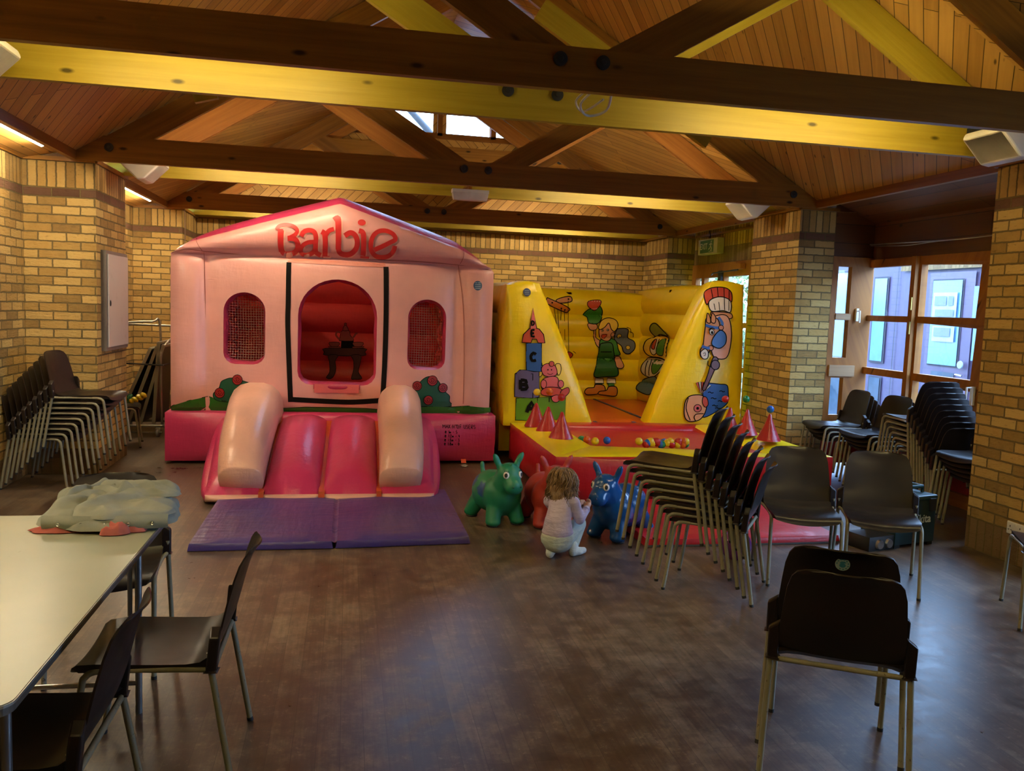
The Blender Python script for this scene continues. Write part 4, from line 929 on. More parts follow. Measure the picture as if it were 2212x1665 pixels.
# slide
def sweep(mb, path, w0, w1, h, sec=18, pw=2.6):
    """rounded bolster: path of (y, z centre, half height); x from w0 to w1 by station"""
    P = catmull([(p[0], p[1], p[2]) for p in path], 6); N = len(P); b = len(mb.v)
    for i, p in enumerate(P):
        t = i / (N - 1); a = w0[0] + (w1[0] - w0[0]) * t; c = w0[1] + (w1[1] - w0[1]) * t; q0 = P[max(0, i - 1)]; q1 = P[min(N - 1, i + 1)]; d = Vector((q1.x - q0.x, q1.y - q0.y)).normalized(); nn = Vector((-d.y, d.x)); nn = nn if nn.y > 0 else -nn
        for k in range(sec):
            th = 2 * PI * k / sec; cs, sn = math.cos(th), math.sin(th); sx = math.copysign(abs(cs) ** (2 / pw), cs); sy = math.copysign(abs(sn) ** (2 / pw), sn)
            mb.v.append(((a + c) / 2 + (c - a) / 2 * sx, p.x + nn.x * p.z * sy, p.y + nn.y * p.z * sy))
    for i in range(N - 1):
        for k in range(sec): mb.f.append([b + i * sec + k, b + i * sec + (k + 1) % sec, b + (i + 1) * sec + (k + 1) % sec, b + (i + 1) * sec + k]); mb.mi.append(0); mb.uv.append([(0, 0)] * 4)
    for i in (0, N - 1):
        c = Vector((0, 0, 0))
        for k in range(sec): c += Vector(mb.v[b + i * sec + k])
        c /= sec; c.y += .05 if i == 0 else -.035; mb.v.append(tuple(c)); ci = len(mb.v) - 1
        for k in range(sec): mb.f.append([ci, b + i * sec + k, b + i * sec + (k + 1) % sec]); mb.mi.append(0); mb.uv.append([(0, 0)] * 3)
RP = [(8.33, .50, .28), (8.05, .56, .25), (7.6, .49, .235), (7.1, .375, .225), (6.8, .265, .21), (6.64, .175, .14)]
for w0, w1, in (((-1.105, -.60), (-.962, -.625)), ((.305, .745), (.268, .612))):
    mb = MB(); sweep(mb, RP, w0, w1, 0); hp(mb).build('side_bolster', BLUSH, H, 1.6, True)
xs = [(-1.20, -.62, -1.06, -.64), (-.62, -.165, -.64, -.185), (-.155, .30, -.175, .27), (.30, .86, .27, .715)]
for k, (a0, a1, b0, b1) in enumerate(xs):
    mb = MB(); c = [(b0, 6.62, .02), (b1, 6.62, .02), (a0, 8.30, .03), (a1, 8.30, .03), (b0, 6.62, .075), (b1, 6.62, .075), (a0, 8.33, .42), (a1, 8.33, .42)]
    pillow(mb, c, {'z1': .20, 'y0': .06, 'x0': .065 if k == 0 else 0, 'x1': .065 if k == 3 else 0}, 16, mis={'y0': 1}, pw=.45); hp(mb).build('ramp_panel', [ROSE, BLUSH], H, .8, True)
for x0, x1, w_ in ((-.16, -.18, .024), (-.62, -.64, .02), (.30, .27, .02)):
    mb = MB(); mb.beam((x0, 8.31, .455), (x1, 6.60, .09), .004, w_ * 2, (1, 0, 0)); mb.beam((x1, 6.595, .10), (x1, 6.58, .03), .004, w_ * 2, (1, 0, 0)); hp(mb).build('seam_strap', ORANGE, H)
mb = MB(); pillow(mb, box8(-.32, .13, 8.325, 8.56, .735, .785), {'z1': .012, 'y0': .012}, 8); hp(mb).build('door_sill', LINER, H, .8, True)
mb = MB(); mb.grid(lambda u, v: Vector((-.31 + .43 * u, 8.318 - .008 * math.sin(u * 9), .785 - .085 * v)), 16, 4); hp(mb).build('sill_flap', vinyl('sill flap', (.60, .10, .11, 1), .5), H, 3.1)
for x in (-1.23, 1.17):
    mb = MB(); mb.beam((x, 8.19, .06), (x, 8.15, -.0 + .03), .006, .05, (1, 0, 0)); o = hp(mb).build('anchor_strap', ORANGE, H)
    mb = MB(); mb.tube([(x + .034 * math.cos(a * PI / 8), 8.10 + .034 * math.sin(a * PI / 8), .012) for a in range(17)], .005, 6); o2 = hp(mb).build('anchor_ring', M['chrome'], o, 3.1)
def onfront(x, y, lift):
    p = atY(x, y, 8.36); return Vector((p.x, cfront(p.x, p.z) - lift * 1.6 - .002, p.z)) - HB
def onbase(x, y, lift):
    p = atY(x, y, 8.2); u = (p.x + .09) / 1.5925; v = (p.z - .2625) / .2325; b = .085 * max(0, (1 - min(1, u * u)) * (1 - min(1, v * v))) ** .6
    return Vector((p.x, 8.27 - b - lift - .003, p.z)) - HB
# hook and loop frame round the door
P_ = Print(onfront, 14)
for pts in ([(624, 566), (623, 650), (622, 700), (625, 790), (628, 868)], [(834, 576), (834, 650), (833, 720), (830, 800), (826, 866)], [(626, 862), (700, 866), (760, 868), (828, 864)]): P_.line(pts, INK, 11, n=8)
P_.build('door_frame_strip', H)
P_ = Print(onfront, 14); P_.poly([(621, 556), (690, 561), (770, 565), (833, 568), (833, 577), (770, 575), (690, 570), (621, 566)], vinyl('flap pink', (.62, .20, .15, 1), .5), smooth=False); P_.build('door_flap', H)
# lettering
S4 = lambda l: [(580 + x / 4.163, 450 + y / 4.163) for x, y in l]
LET = [([(78, 195), (95, 165), (140, 150), (190, 152), (238, 172), (262, 205), (240, 240), (185, 268)], 34), ([(112, 190), (110, 260), (112, 330), (128, 395), (170, 412), (225, 400), (262, 365), (262, 310), (232, 275), (175, 272)], 46),
       ([(118, 200), (114, 260), (112, 330), (118, 390)], 50),
       ([(296, 255), (320, 215), (365, 200), (412, 215), (428, 260), (424, 340), (428, 395), (470, 420)], 42), ([(420, 305), (360, 308), (310, 335), (290, 375), (305, 410), (350, 418), (400, 395), (422, 360)], 38),
       ([(478, 212), (505, 232), (512, 300), (508, 400), (505, 430)], 46), ([(512, 250), (545, 205), (590, 190)], 40), ([(482, 432), (550, 434)], 16),
       ([(588, 108), (628, 92), (632, 200), (628, 330), (640, 395), (690, 415), (745, 405), (788, 360), (798, 300), (778, 245), (735, 222), (685, 250)], 46), ([(625, 100), (630, 250), (628, 370)], 50),
       ([(812, 205), (848, 222), (856, 300), (852, 400), (848, 425)], 46), ([(826, 436), (905, 442)], 18),
       ([(950, 375), (1020, 345), (1090, 310), (1138, 282), (1118, 235), (1060, 205), (995, 208), (945, 245), (920, 310), (925, 380), (965, 428), (1030, 440), (1085, 425), (1122, 385), (1135, 340)], 40)]
RED_P = flat('print red', 196, 40, 42, .4); EDGE_P = flat('print pale edge', 225, 170, 150, .45)
P_ = Print(onfront, 12)
for pts, w_ in LET: P_.line(S4([(x + 9, y + 7) for x, y in pts]), EDGE_P, (w_ + 3) / 4.163, n=5); P_.lift -= .0006
P_.poly(S4(circ(847, 137, 38, 30)), EDGE_P, smooth=False); P_.lift = .004
for pts, w_ in LET: P_.line(S4(pts), RED_P, w_ / 4.163, n=5); P_.lift -= .0005
P_.poly(S4(circ(838, 130, 36, 29)), RED_P, smooth=False); P_.build('lettering', H)
SEAM = flat('seam thread', 150, 78, 72)
P_ = Print(onfront, 14); P_.line([(370, 546), (403, 538), (443, 543), (560, 552), (720, 558), (870, 563), (990, 572), (1062, 584)], SEAM, 1.2)
for pts in ([(440, 545), (442, 650), (444, 760), (446, 872)], [(991, 573), (1000, 660), (1002, 770), (1000, 872)], [(438, 543), (430, 530), (420, 512)], [(994, 570), (1000, 555), (1003, 538)]): P_.line(pts, SEAM, 1.2)
P_.build('seam', H)
# grass and rose bushes
GRN = flat('print grass', 28, 96, 24); BUSH_P = flat('print bush', 18, 74, 52); ROSE_P = flat('print rose', 150, 24, 30)
P_ = Print(onfront, 16)
P_.poly([(367, 880), (372, 876), (410, 864), (448, 857), (480, 866), (520, 868), (560, 870), (600, 878), (615, 891), (520, 892), (430, 890), (368, 888)], GRN, INK, 1.4, False)
P_.poly([(612, 882), (660, 879), (720, 880), (790, 882), (815, 884), (815, 893), (700, 892), (612, 891)], GRN, INK, 1.4, False)
P_.poly([(812, 884), (860, 879), (920, 878), (975, 880), (1010, 876), (1062, 882), (1062, 892), (1000, 896), (900, 893), (812, 893)], GRN, INK, 1.4, False); P_.build('grass_print', H)
for pts, roses in (([(462, 862), (460, 850), (470, 843), (474, 834), (478, 824), (490, 818), (500, 816), (512, 818), (525, 822), (545, 830), (560, 850), (560, 868), (510, 868), (480, 868)], ((474, 849, 11), (513, 820, 11), (508, 856, 9))),
                   ([(897, 850), (900, 835), (912, 820), (925, 813), (938, 816), (948, 824), (956, 838), (964, 848), (972, 856), (972, 868), (978, 878), (930, 880), (897, 875)], ((901, 833, 10), (934, 822, 11), (957, 838, 10), (925, 864, 10)))):
    P_ = Print(onfront, 14); P_.poly(pts, BUSH_P, INK, 1.3, True, 4)
    for x, y, r_ in roses:
        P_.poly(circ(x, y, r_), ROSE_P, INK, 1.2, False); P_.line([(x - 4, y - 2), (x, y - 5), (x + 4, y - 1), (x + 1, y + 3), (x - 3, y + 1), (x, y - 1)], INK, .9); P_.line([(x - r_ * .8, y - 1), (x - 3, y + 5), (x + 5, y + 5), (x + r_ * .8, y - 2)], INK, .9)
    P_.build('rose_bush_print', H)
P_ = Print(onfront, 14); P_.poly(circ(1031, 617, 9.5, 10.5), flat('badge blue', 24, 62, 108), None, 1, False)
for k in range(4): P_.line([(1025, 611 + k * 4), (1037, 611 + k * 4)], flat('badge pale', 140, 165, 190), 1.3, n=1)
P_.build('round_badge', H)
# hand written user limits
def strokes_text(pr, s, x, y, h, slope=0.0, mat=INK, w=1.2):
    G = {'M': [[(0, 1), (0, 0), (.4, .6), (.8, 0), (.8, 1)]], 'A': [[(0, 1), (.35, 0), (.7, 1)], [(.15, .6), (.55, .6)]], 'X': [[(0, 0), (.6, 1)], [(.6, 0), (0, 1)]], 'N': [[(0, 1), (0, 0), (.6, 1), (.6, 0)]], 'o': [[(.15, 0), (.3, .1), (.15, .25), (0, .12), (.15, 0)]],
         'O': [[(.3, 0), (.6, .4), (.4, 1), (.05, .8), (.05, .2), (.3, 0)]], 'F': [[(.5, 0), (0, 0), (0, 1)], [(0, .5), (.4, .5)]], 'U': [[(0, 0), (.05, .9), (.5, .95), (.55, 0)]], 'S': [[(.5, .1), (.1, .05), (.05, .4), (.5, .6), (.4, .95), (0, .9)]], 'E': [[(.5, 0), (0, 0), (0, 1), (.5, 1)], [(0, .5), (.4, .5)]], 'R': [[(0, 1), (0, 0), (.5, .1), (.45, .45), (0, .5), (.5, 1)]],
         '@': [[(.4, .4), (.15, .4), (.15, .7), (.45, .65), (.45, .3), (.1, .15), (-.05, .6), (.15, 1), (.5, .9)]], '1': [[(.15, .1), (.2, 0), (.2, 1)]], '2': [[(0, .2), (.3, 0), (.45, .3), (0, 1), (.5, .95)]], '5': [[(.45, 0), (.05, .05), (.05, .4), (.45, .55), (.4, .95), (0, .9)]], '8': [[(.25, .45), (.05, .2), (.25, 0), (.45, .2), (.25, .45), (0, .75), (.25, 1), (.5, .75), (.25, .45)]], '4': [[(.3, 0), (0, .6), (.5, .6)], [(.35, .3), (.35, 1)]], '3': [[(0, .05), (.4, .1), (.15, .45), (.45, .7), (.3, 1), (0, .9)]], '0': [[(.3, 0), (.55, .5), (.3, 1), (.02, .5), (.3, 0)]],
         'm': [[(0, 1), (.02, .55), (.2, .5), (.25, 1), (.28, .55), (.5, .5), (.52, 1)]], '.': [[(.05, .9), (.12, 1)]], '-': [[(0, .55), (.35, .55)]]}
    cx = x
    for ch in s:
        if ch != ' ':
            for st in G[ch]: pr.line([(cx + a * h * .8, y + b * h + (cx + a * h - x) * slope) for a, b in st], mat, w, n=2); pr.lift -= .0006
            cx += h * (.85 if ch in 'M@mNO' else .35 if ch in '.1o' else .68)
        else: cx += h * .4
P_ = Print(onbase, 12)
strokes_text(P_, 'MAX NoOF USERS', 957, 917, 8, .03)
for k, s in enumerate(('@ 1m - 5', '@ 1.2m - 4', '@ 1.5m - 3', '@ 1.8m - 0')): strokes_text(P_, s, 962 - k * .6, 930 + k * 8.6, 6, .02)
P_.build('handwriting', H)
# tea table printed on the inside rear wall
def onrear(x, y, lift): p = atY(x, y, 10.66); return Vector((p.x, 10.655 - lift, p.z)) - HB
TBL = flat('print dark maroon', 70, 14, 20); POT = flat('print dusty red', 150, 62, 58)
P_ = Print(onrear, 20)
P_.poly(S4([(512, 1258), (858, 1258), (866, 1290), (850, 1325), (520, 1320), (505, 1290)]), TBL, INK, 1.3, True, 3)
for q in ([(540, 1320), (625, 1320), (600, 1370), (605, 1440), (590, 1500), (560, 1530), (520, 1520), (550, 1470), (548, 1380)], [(745, 1320), (830, 1322), (822, 1400), (808, 1470), (840, 1530), (775, 1535), (745, 1530), (765, 1450), (765, 1370)]): P_.poly(S4(q), TBL, INK, 1.3, True, 3)
P_.poly(S4([(660, 1100), (725, 1100), (735, 1140), (765, 1190), (650, 1190), (640, 1180)]), POT, INK, 1.1, True, 3); P_.poly(S4([(668, 1095), (690, 1045), (720, 1095)]), POT, INK, 1.1, True, 3); P_.poly(S4(circ(692, 1040, 10)), POT, INK, 1, False)
P_.line(S4([(655, 1120), (620, 1110), (608, 1140), (640, 1180)]), POT, 4); P_.line(S4([(740, 1180), (770, 1150), (785, 1125), (800, 1125)]), POT, 4)
P_.poly(S4([(655, 1190), (765, 1190), (770, 1255), (650, 1255)]), INK, None, 1, False)
for x in (592, 805):
    P_.poly(S4([(x - 45, 1205), (x + 45, 1205), (x + 30, 1240), (x - 30, 1240)]), POT, INK, 1, True, 3); P_.poly(S4([(x - 55, 1242), (x + 55, 1242), (x + 45, 1255), (x - 45, 1255)]), POT, INK, 1, False)
P_.build('tea_table_print', H)
# ------------------------------------------------------------------ yellow ball pool castle
YEL = vinyl('yellow vinyl', (.86, .63, .008, 1), .30, .2); RED = vinyl('red vinyl', (.42, .010, .014, 1), .30, .2); ORG = vinyl('orange vinyl', (.62, .10, .010, 1), .32, .2); BLU = vinyl('blue strap', (.02, .05, .16, 1), .4)
C = thing('ball_pool_castle', 'yellow and red bouncy castle with a ball pool in front', 'bouncy castle', (2.95, 8.5, 0)); CB = Vector((2.95, 8.5, 0))
def cp(mb): mb.v = [tuple(Vector(v) - CB) for v in mb.v]; return mb
def hexa(bot, top): return [Vector(bot[i]) for i in (0, 1, 3, 2)] + [Vector(top[i]) for i in (0, 1, 3, 2)]
def rim(name, q, zz=(.395, .395, .395, .395)):
    mb = MB(); pillow(mb, hexa([(x, y, .02) for x, y in q], [(x, y, z) for (x, y), z in zip(q, zz)]), {'z1': .045, 'y0': .06, 'x0': .06, 'x1': .06, 'y1': .03}, 16, mis={'z1': 1}); return cp(mb).build(name, [RED, YEL], C, .7, True)
rim('pool_rim', [(1.70, 6.52), (4.22, 6.52), (3.72, 7.08), (2.16, 7.08)], (.395, .395, .275, .395)); rim('pool_rim', [(1.70, 6.52), (2.16, 7.08), (2.16, 8.5), (1.70, 8.5)][0:1] + [(2.16, 7.08), (2.16, 8.5), (1.70, 8.5)]); rim('pool_rim', [(3.72, 7.08), (4.22, 6.52), (4.22, 8.5), (3.72, 8.5)], (.275, .395, .395, .395))
mb = MB(); mb.quad((2.1, 7.0, .345), (3.8, 7.0, .345), (3.8, 8.5, .345), (2.1, 8.5, .345)); cp(mb).build('pool_floor', RED, C)
mb = MB(); pillow(mb, box8(1.75, 4.2, 8.36, 8.62, .02, .385), {'y0': .05, 'z1': .02}, 12); cp(mb).build('pool_back_step', RED, C, .7, True)
for k in range(3):
    mb = MB(); x0, x1 = 1.9 + .72 * k, 1.9 + .72 * (k + 1); pillow(mb, box8(x0, x1, 8.60, 11.0, .05, .385), {'z1': .045, 'y0': .05}, 12, mis={'z1': 0}); cp(mb).build('bounce_bed', ORG, C, .8, True)
for a, b in (((1283, 903), (1291, 922)), ((1366, 903), (1377, 921))):
    p, q = atY(*a, 8.60), atY(*b, 8.52); mb = MB(); mb.beam((p.x, 8.58, .405), (q.x, 8.42, .392), .006, .035, (1, 0, 0)); mb.beam((q.x, 8.415, .392), (q.x, 8.35, .35), .006, .035, (1, 0, 0)); cp(mb).build('tether_strap', BLU, C)
mb = MB(); mb.beam((2.62, 8.66, .395), (2.62, 10.9, .395), .03, .01, (0, 0, 1)); mb.beam((3.34, 8.66, .395), (3.34, 10.9, .395), .03, .01, (0, 0, 1)); cp(mb).build('bed_seam', BLU, C)
mb = MB(); pillow(mb, box8(1.63, 1.96, 8.75, 11.15, .05, 1.84), {'x0': .06, 'x1': .06, 'z1': .06}, 14, ribs={'x0': (6, 'v'), 'x1': (6, 'v')}); cp(mb).build('left_wall', YEL, C, .9, True)
mb = MB(); pillow(mb, box8(4.0, 4.28, 8.75, 11.15, .05, 1.90), {'x0': .06, 'x1': .06, 'z1': .06}, 14, ribs={'x0': (6, 'v')}); cp(mb).build('right_wall', YEL, C, .9, True)
mb = MB(); pillow(mb, box8(1.75, 4.1, 10.92, 11.2, .05, 1.84), {'y0': .075, 'z1': .05}, 14, ribs={'y0': (6, 'v')}); cp(mb).build('back_wall', YEL, C, .9, True)
mb = MB(); pillow(mb, hexa([(1.63, 8.52, .36), (2.62, 8.52, .36), (2.62, 8.80, .36), (1.63, 8.95, .36)], [(1.63, 8.60, 1.84), (1.98, 8.60, 1.87), (1.98, 8.95, 1.84), (1.63, 9.05, 1.82)]), {'y0': .06, 'x1': .05, 'x0': .05, 'z1': .05, 'y1': .05}, 14); cp(mb).build('front_wing', YEL, C, .8, True)
mb = MB(); pillow(mb, hexa([(3.24, 8.52, .36), (4.33, 8.52, .36), (4.33, 8.95, .36), (3.24, 8.80, .36)], [(3.93, 8.60, 1.97), (4.31, 8.60, 1.95), (4.33, 9.05, 1.90), (3.93, 8.95, 1.92)]), {'y0': .06, 'x1': .05, 'x0': .05, 'z1': .05, 'y1': .05}, 14); cp(mb).build('front_wing', YEL, C, .8, True)
cone_m = vinyl('red cone vinyl', (.40, .012, .014, 1), .28, .3)
CONES = [(1157, 917, 870, (1160, 847), 'yellow'), (1183, 927, 878, (1187, 846), 'orange'), (1212, 942, 889, (1213, 858), 'red'), (1575, 930, 880, (1567, 862), 'red'), (1612, 934, 883, (1612, 862), 'green'), (1660, 947, 894, (1664, 884), 'blue')]
bcol = {'yellow': flat('ball yellow', 214, 178, 22, .3), 'orange': flat('ball orange', 205, 82, 14, .3), 'red': flat('ball red', 178, 22, 26, .3), 'green': flat('ball green', 8, 112, 62, .3), 'blue': flat('ball blue', 16, 84, 178, .3)}
bproto = {}
BALL = None
def pool_ball(c, colr, label, r=.036, group='loose pool balls'):
    global BALL
    if colr not in bproto:
        mb = MB(); mb.ball((0, 0, 0), .036, 16); me = mb.mesh('plastic_ball', True); me.polygons.foreach_set('use_smooth', [True] * len(me.polygons)); me.materials.append(bcol[colr]); bproto[colr] = me
    o = bpy.data.objects.new('plastic_ball', bproto[colr]); COL.objects.link(o); o.location = c; return tag(o, label, 'ball', group)
side = ['left rim, farthest of the three', 'left rim, in the middle', 'left rim, nearest', 'right rim, farthest of the three', 'right rim, in the middle', 'right rim, nearest']
for k, (px, py, ty, (bx, by), cn) in enumerate(CONES):
    b = atZ(px, py, .445); tip = atY(px, ty, b.y); h = tip.z - .43
    mb = MB(); mb.lathe([(.115, 0), (.112, .006), (.095, .04), (.058, .12), (.030, .19), (.012, h * .98), (.004, h)], (b.x, b.y, .43), 20); cp(mb).build('air_cone', cone_m, C, 1.0, True)
    p = atY(bx, by, b.y); pool_ball(p, cn, '%s ball floating above the red cone on the %s' % (cn, side[k]), group='balls floating over the red cones')
# balls lying in the pool: (x, y in picture) at pool level
PB = [(1401, 955, 'yellow'), (1413, 960, 'yellow'), (1428, 959, 'red'), (1434, 955, 'blue'), (1427, 965, 'yellow'), (1444, 966, 'red'), (1441, 966, 'blue'), (1447, 955, 'yellow'), (1456, 957, 'yellow'), (1460, 964, 'red'), (1468, 956, 'yellow'), (1453, 969, 'red'), (1470, 963, 'yellow'), (1473, 968, 'red'), (1480, 955, 'orange'), (1481, 959, 'green'), (1483, 964, 'red'), (1492, 958, 'yellow'), (1493, 968, 'orange'), (1420, 957, 'red'), (1407, 966, 'yellow'), (1417, 970, 'red'), (1432, 972, 'blue'), (1450, 974, 'yellow'), (1463, 975, 'green'), (1480, 974, 'yellow'), (1488, 963, 'red'), (1256, 949, 'green'), (1268, 950, 'orange'), (1286, 953, 'yellow'), (1311, 951, 'blue')]
ordn = {}
for k, (x, y, cn) in enumerate(PB):
    p = atZ(x, y, .40 + .014 * (k % 3)); ordn[(cn, x < 1350)] = ordn.get((cn, x < 1350), 0) + 1
left = x < 1350
tot = dict(ordn); cnt = {}
words = ['first', 'second', 'third', 'fourth', 'fifth', 'sixth', 'seventh', 'eighth', 'ninth', 'tenth', 'eleventh', 'twelfth', 'thirteenth']
for (x, y, cn), k in sorted(zip(PB, range(len(PB)))):
    key = (cn, x < 1350); cnt[key] = cnt.get(key, 0) + 1; p = atZ(x, y, .40 + .014 * (k % 3))
    if p.y < 7.12: p.y = 7.12
    if key[1]: lab = '%s pool ball just showing behind the rim, left of the main pile' % cn
    elif tot[key] == 1: lab = 'only %s pool ball in the pile beside the stacked chairs' % cn
    else: lab = '%s pool ball in the pile, %s %s one from the left' % (cn, words[cnt[key] - 1], cn)
    pool_ball(p, cn, lab)
# prints on the castle
def onwing(x, y, lift):
    p = atY(x, y, 8.5); t = (p.z - .36) / (1.495 if p.x < 3 else 1.60); yb = 8.52 + .08 * max(0, min(1, t))
    L_ = p.x < 3
    x0, x1 = (1.63, 2.62 - .64 * t) if L_ else (3.24 + .66 * t, 4.33 - .02 * t)
    u = max(-1, min(1, 2 * (p.x - x0) / max(.05, x1 - x0) - 1)); v = max(-1, min(1, 2 * t - 1))
    return Vector((p.x, yb - .06 * max(0, (1 - u * u) * (1 - v * v)) ** .6 - .007 - lift * 1.5, p.z)) - CB
def c32(l): return [(1040 + x / 3.2015, 560 + y / 3.2015) for x, y in l]
pr = lambda n, r, g, b: flat('print ' + n, r, g, b)
GR, VI, BL, RD, TN, PKK, WH, GY, PE, LG, OR, YE = pr('green block', 88, 140, 20), pr('violet', 92, 82, 130), pr('blue', 22, 78, 158), pr('brick red', 190, 62, 36), pr('tan', 200, 128, 60), pr('salmon', 205, 88, 92), pr('off white', 214, 206, 196), pr('grey', 92, 96, 100), pr('peach', 214, 150, 110), pr('leaf green', 44, 120, 32), pr('copper', 196, 112, 30), pr('straw', 226, 190, 60)
P_ = Print(onwing, 14); sm = False
P_.poly(c32([(240, 960), (385, 955), (385, 1115), (235, 1112)]), GR, INK, 2, sm); P_.poly(c32([(385, 955), (580, 950), (575, 1105), (385, 1110)]), GR, INK, 2, sm); P_.line(c32([(465, 950), (465, 1108)]), INK, 2, n=1)
P_.poly(c32([(232, 790), (352, 790), (352, 958), (228, 950)]), VI, INK, 2, sm); P_.poly(c32([(232, 790), (262, 765), (395, 770), (395, 950), (352, 958), (352, 790)]), VI, INK, 2, sm)
P_.poly(c32([(308, 580), (415, 580), (410, 775), (360, 775), (308, 765)]), BL, INK, 2, sm); P_.poly(c32([(280, 575), (290, 520), (330, 480), (362, 472), (400, 482), (430, 520), (438, 578), (390, 578), (380, 552), (352, 550), (340, 578)]), RD, INK, 2, sm); P_.poly(c32([(336, 480), (360, 335), (382, 478)]), PKK, INK, 2, sm)
def letter(pr_, s, x, y, h, mat=INK):
    G = {'A': [[(0, 1), (.45, 0), (.8, 1)], [(.15, .65), (.7, .62)]], 'B': [[(0, 0), (0, 1)], [(0, .02), (.55, .08), (.5, .42), (0, .48)], [(0, .5), (.65, .58), (.55, .95), (0, .98)]], 'C': [[(.6, .2), (.3, .02), (0, .4), (.15, .9), (.6, .85)]], 'E': [[(.5, 0), (0, 0), (0, 1), (.5, 1)], [(0, .5), (.4, .5)]], 'D': [[(0, 0), (0, 1), (.5, .7), (.45, .2), (0, 0)]]}
    for st in G[s]: pr_.line(c32([(x + a * h, y + b * h) for a, b in st]), mat, h * .09 * 1.2, n=2); pr_.lift -= .0004
letter(P_, 'A', 310, 985, 72); letter(P_, 'B', 268, 832, 66); letter(P_, 'C', 338, 645, 60); letter(P_, 'E', 346, 490, 42); letter(P_, 'D', 348, 425, 32)
P_.build('letter_block_print', C)
P_ = Print(onwing, 14)
P_.poly(c32([(365, 810), (385, 740), (415, 715), (415, 800)]), YE, INK, 1.5); P_.poly(c32([(510, 730), (545, 725), (550, 770), (530, 800)]), YE, INK, 1.5)
P_.poly(c32([(412, 760), (430, 728), (470, 720), (510, 740), (520, 790), (480, 812), (430, 800)]), PKK, INK, 1.5); P_.poly(c32(circ(398, 728, 18)), RD, INK, 1.3, sm); P_.poly(c32(circ(483, 722, 18)), RD, INK, 1.3, sm)
P_.poly(c32([(420, 830), (470, 810), (520, 815), (540, 870), (530, 900), (440, 905), (410, 880)]), PKK, INK, 1.5); P_.poly(c32([(405, 915), (440, 885), (520, 885), (560, 910), (520, 940), (430, 940)]), RD, INK, 1.5)
P_.poly(c32([(550, 905), (595, 885), (605, 915), (575, 945), (545, 930)]), RD, INK, 1.5); P_.poly(c32([(480, 950), (520, 935), (540, 960), (520, 985), (490, 980)]), PKK, INK, 1.5); P_.poly(c32(circ(545, 860, 20, 26)), PKK, INK, 1.4, sm); P_.poly(c32(circ(425, 860, 20, 30)), PKK, INK, 1.4, sm)
for x in (455, 480): P_.poly(c32(circ(x, 762, 4, 6)), INK, None, 1, sm)
P_.line(c32([(450, 785), (470, 795), (490, 785)]), INK, 1); P_.build('rag_doll_print', C)
# hobby horse on the right wing
P_ = Print(onwing, 14)
P_.poly(c32([(1560, 250), (1575, 215), (1620, 195), (1680, 192), (1725, 205), (1748, 240), (1735, 300), (1660, 265), (1590, 300), (1570, 310)]), RD, INK, 2.2)
P_.poly(c32([(1585, 300), (1620, 268), (1680, 260), (1735, 290), (1730, 365), (1680, 355), (1600, 358)]), WH, INK, 2.2)
for a, b in (((1608, 205), (1625, 350)), ((1650, 193), (1655, 352)), ((1695, 195), (1690, 352)), ((1730, 215), (1718, 355))): P_.line(c32([a, b]), INK, 1.6, n=1)
P_.poly(c32([(1600, 365), (1725, 372), (1730, 410), (1610, 400)]), TN, INK, 2)
P_.poly(c32([(1612, 400), (1690, 385), (1725, 440), (1728, 560), (1690, 680), (1600, 670), (1585, 560), (1600, 470)]), PE, INK, 2.2)
P_.poly(c32([(1550, 470), (1560, 410), (1600, 400), (1640, 420), (1650, 520), (1600, 580), (1570, 640), (1540, 680), (1512, 670), (1510, 630), (1530, 590), (1540, 530)]), TN, INK, 2.2)
P_.poly(c32([(1560, 430), (1570, 372), (1585, 400), (1585, 440)]), TN, INK, 2); P_.poly(c32([(1590, 430), (1600, 372), (1622, 400), (1615, 440)]), TN, INK, 2)
P_.poly(c32([(1600, 540), (1650, 490), (1688, 520), (1685, 580), (1640, 615), (1590, 590)]), BL, INK, 2); P_.line(c32([(1552, 455), (1600, 470), (1650, 475)]), BL, 6); P_.line(c32([(1640, 400), (1665, 440), (1655, 475)]), BL, 6); P_.poly(c32(circ(1655, 472, 17)), OR, INK, 1.6, sm); P_.poly(c32(circ(1580, 612, 17)), OR, INK, 1.6, sm); P_.line(c32([(1520, 600), (1550, 612), (1572, 612)]), BL, 6)
P_.poly(c32([(1510, 640), (1540, 618), (1560, 640), (1555, 680), (1530, 688), (1512, 670)]), WH, INK, 2); P_.line(c32([(1525, 650), (1540, 645), (1540, 662), (1528, 662)]), INK, 1.2)
P_.poly(c32(circ(1588, 502, 16, 20)), WH, INK, 1.5, sm); P_.poly(c32(circ(1590, 506, 8, 11)), INK, None, 1, sm); P_.line(c32([(1568, 490), (1590, 474), (1610, 485)]), INK, 2)
P_.poly(c32([(1590, 680), (1625, 690), (1600, 760), (1560, 850), (1535, 900), (1515, 890), (1550, 800)]), pr('brown pole', 96, 44, 30), INK, 2); P_.poly(c32(circ(1605, 728, 30, 33)), pr('brown pole', 96, 44, 30), INK, 2, sm); P_.line(c32([(1555, 700), (1555, 730), (1580, 745)]), INK, 2)
P_.build('hobby_horse_print', C)
P_ = Print(onwing, 14)
P_.poly(c32([(1530, 870), (1560, 855), (1640, 862), (1695, 870), (1705, 920), (1700, 990), (1640, 1040), (1545, 1090), (1525, 1060)]), BL, INK, 2)
for x, y in ((1560, 920), (1640, 912), (1580, 960), (1630, 980), (1590, 1010), (1610, 1028)): P_.line(c32([(x, y), (x + 14, y - 4), (x + 26, y + 3), (x + 40, y)]), INK, 2)
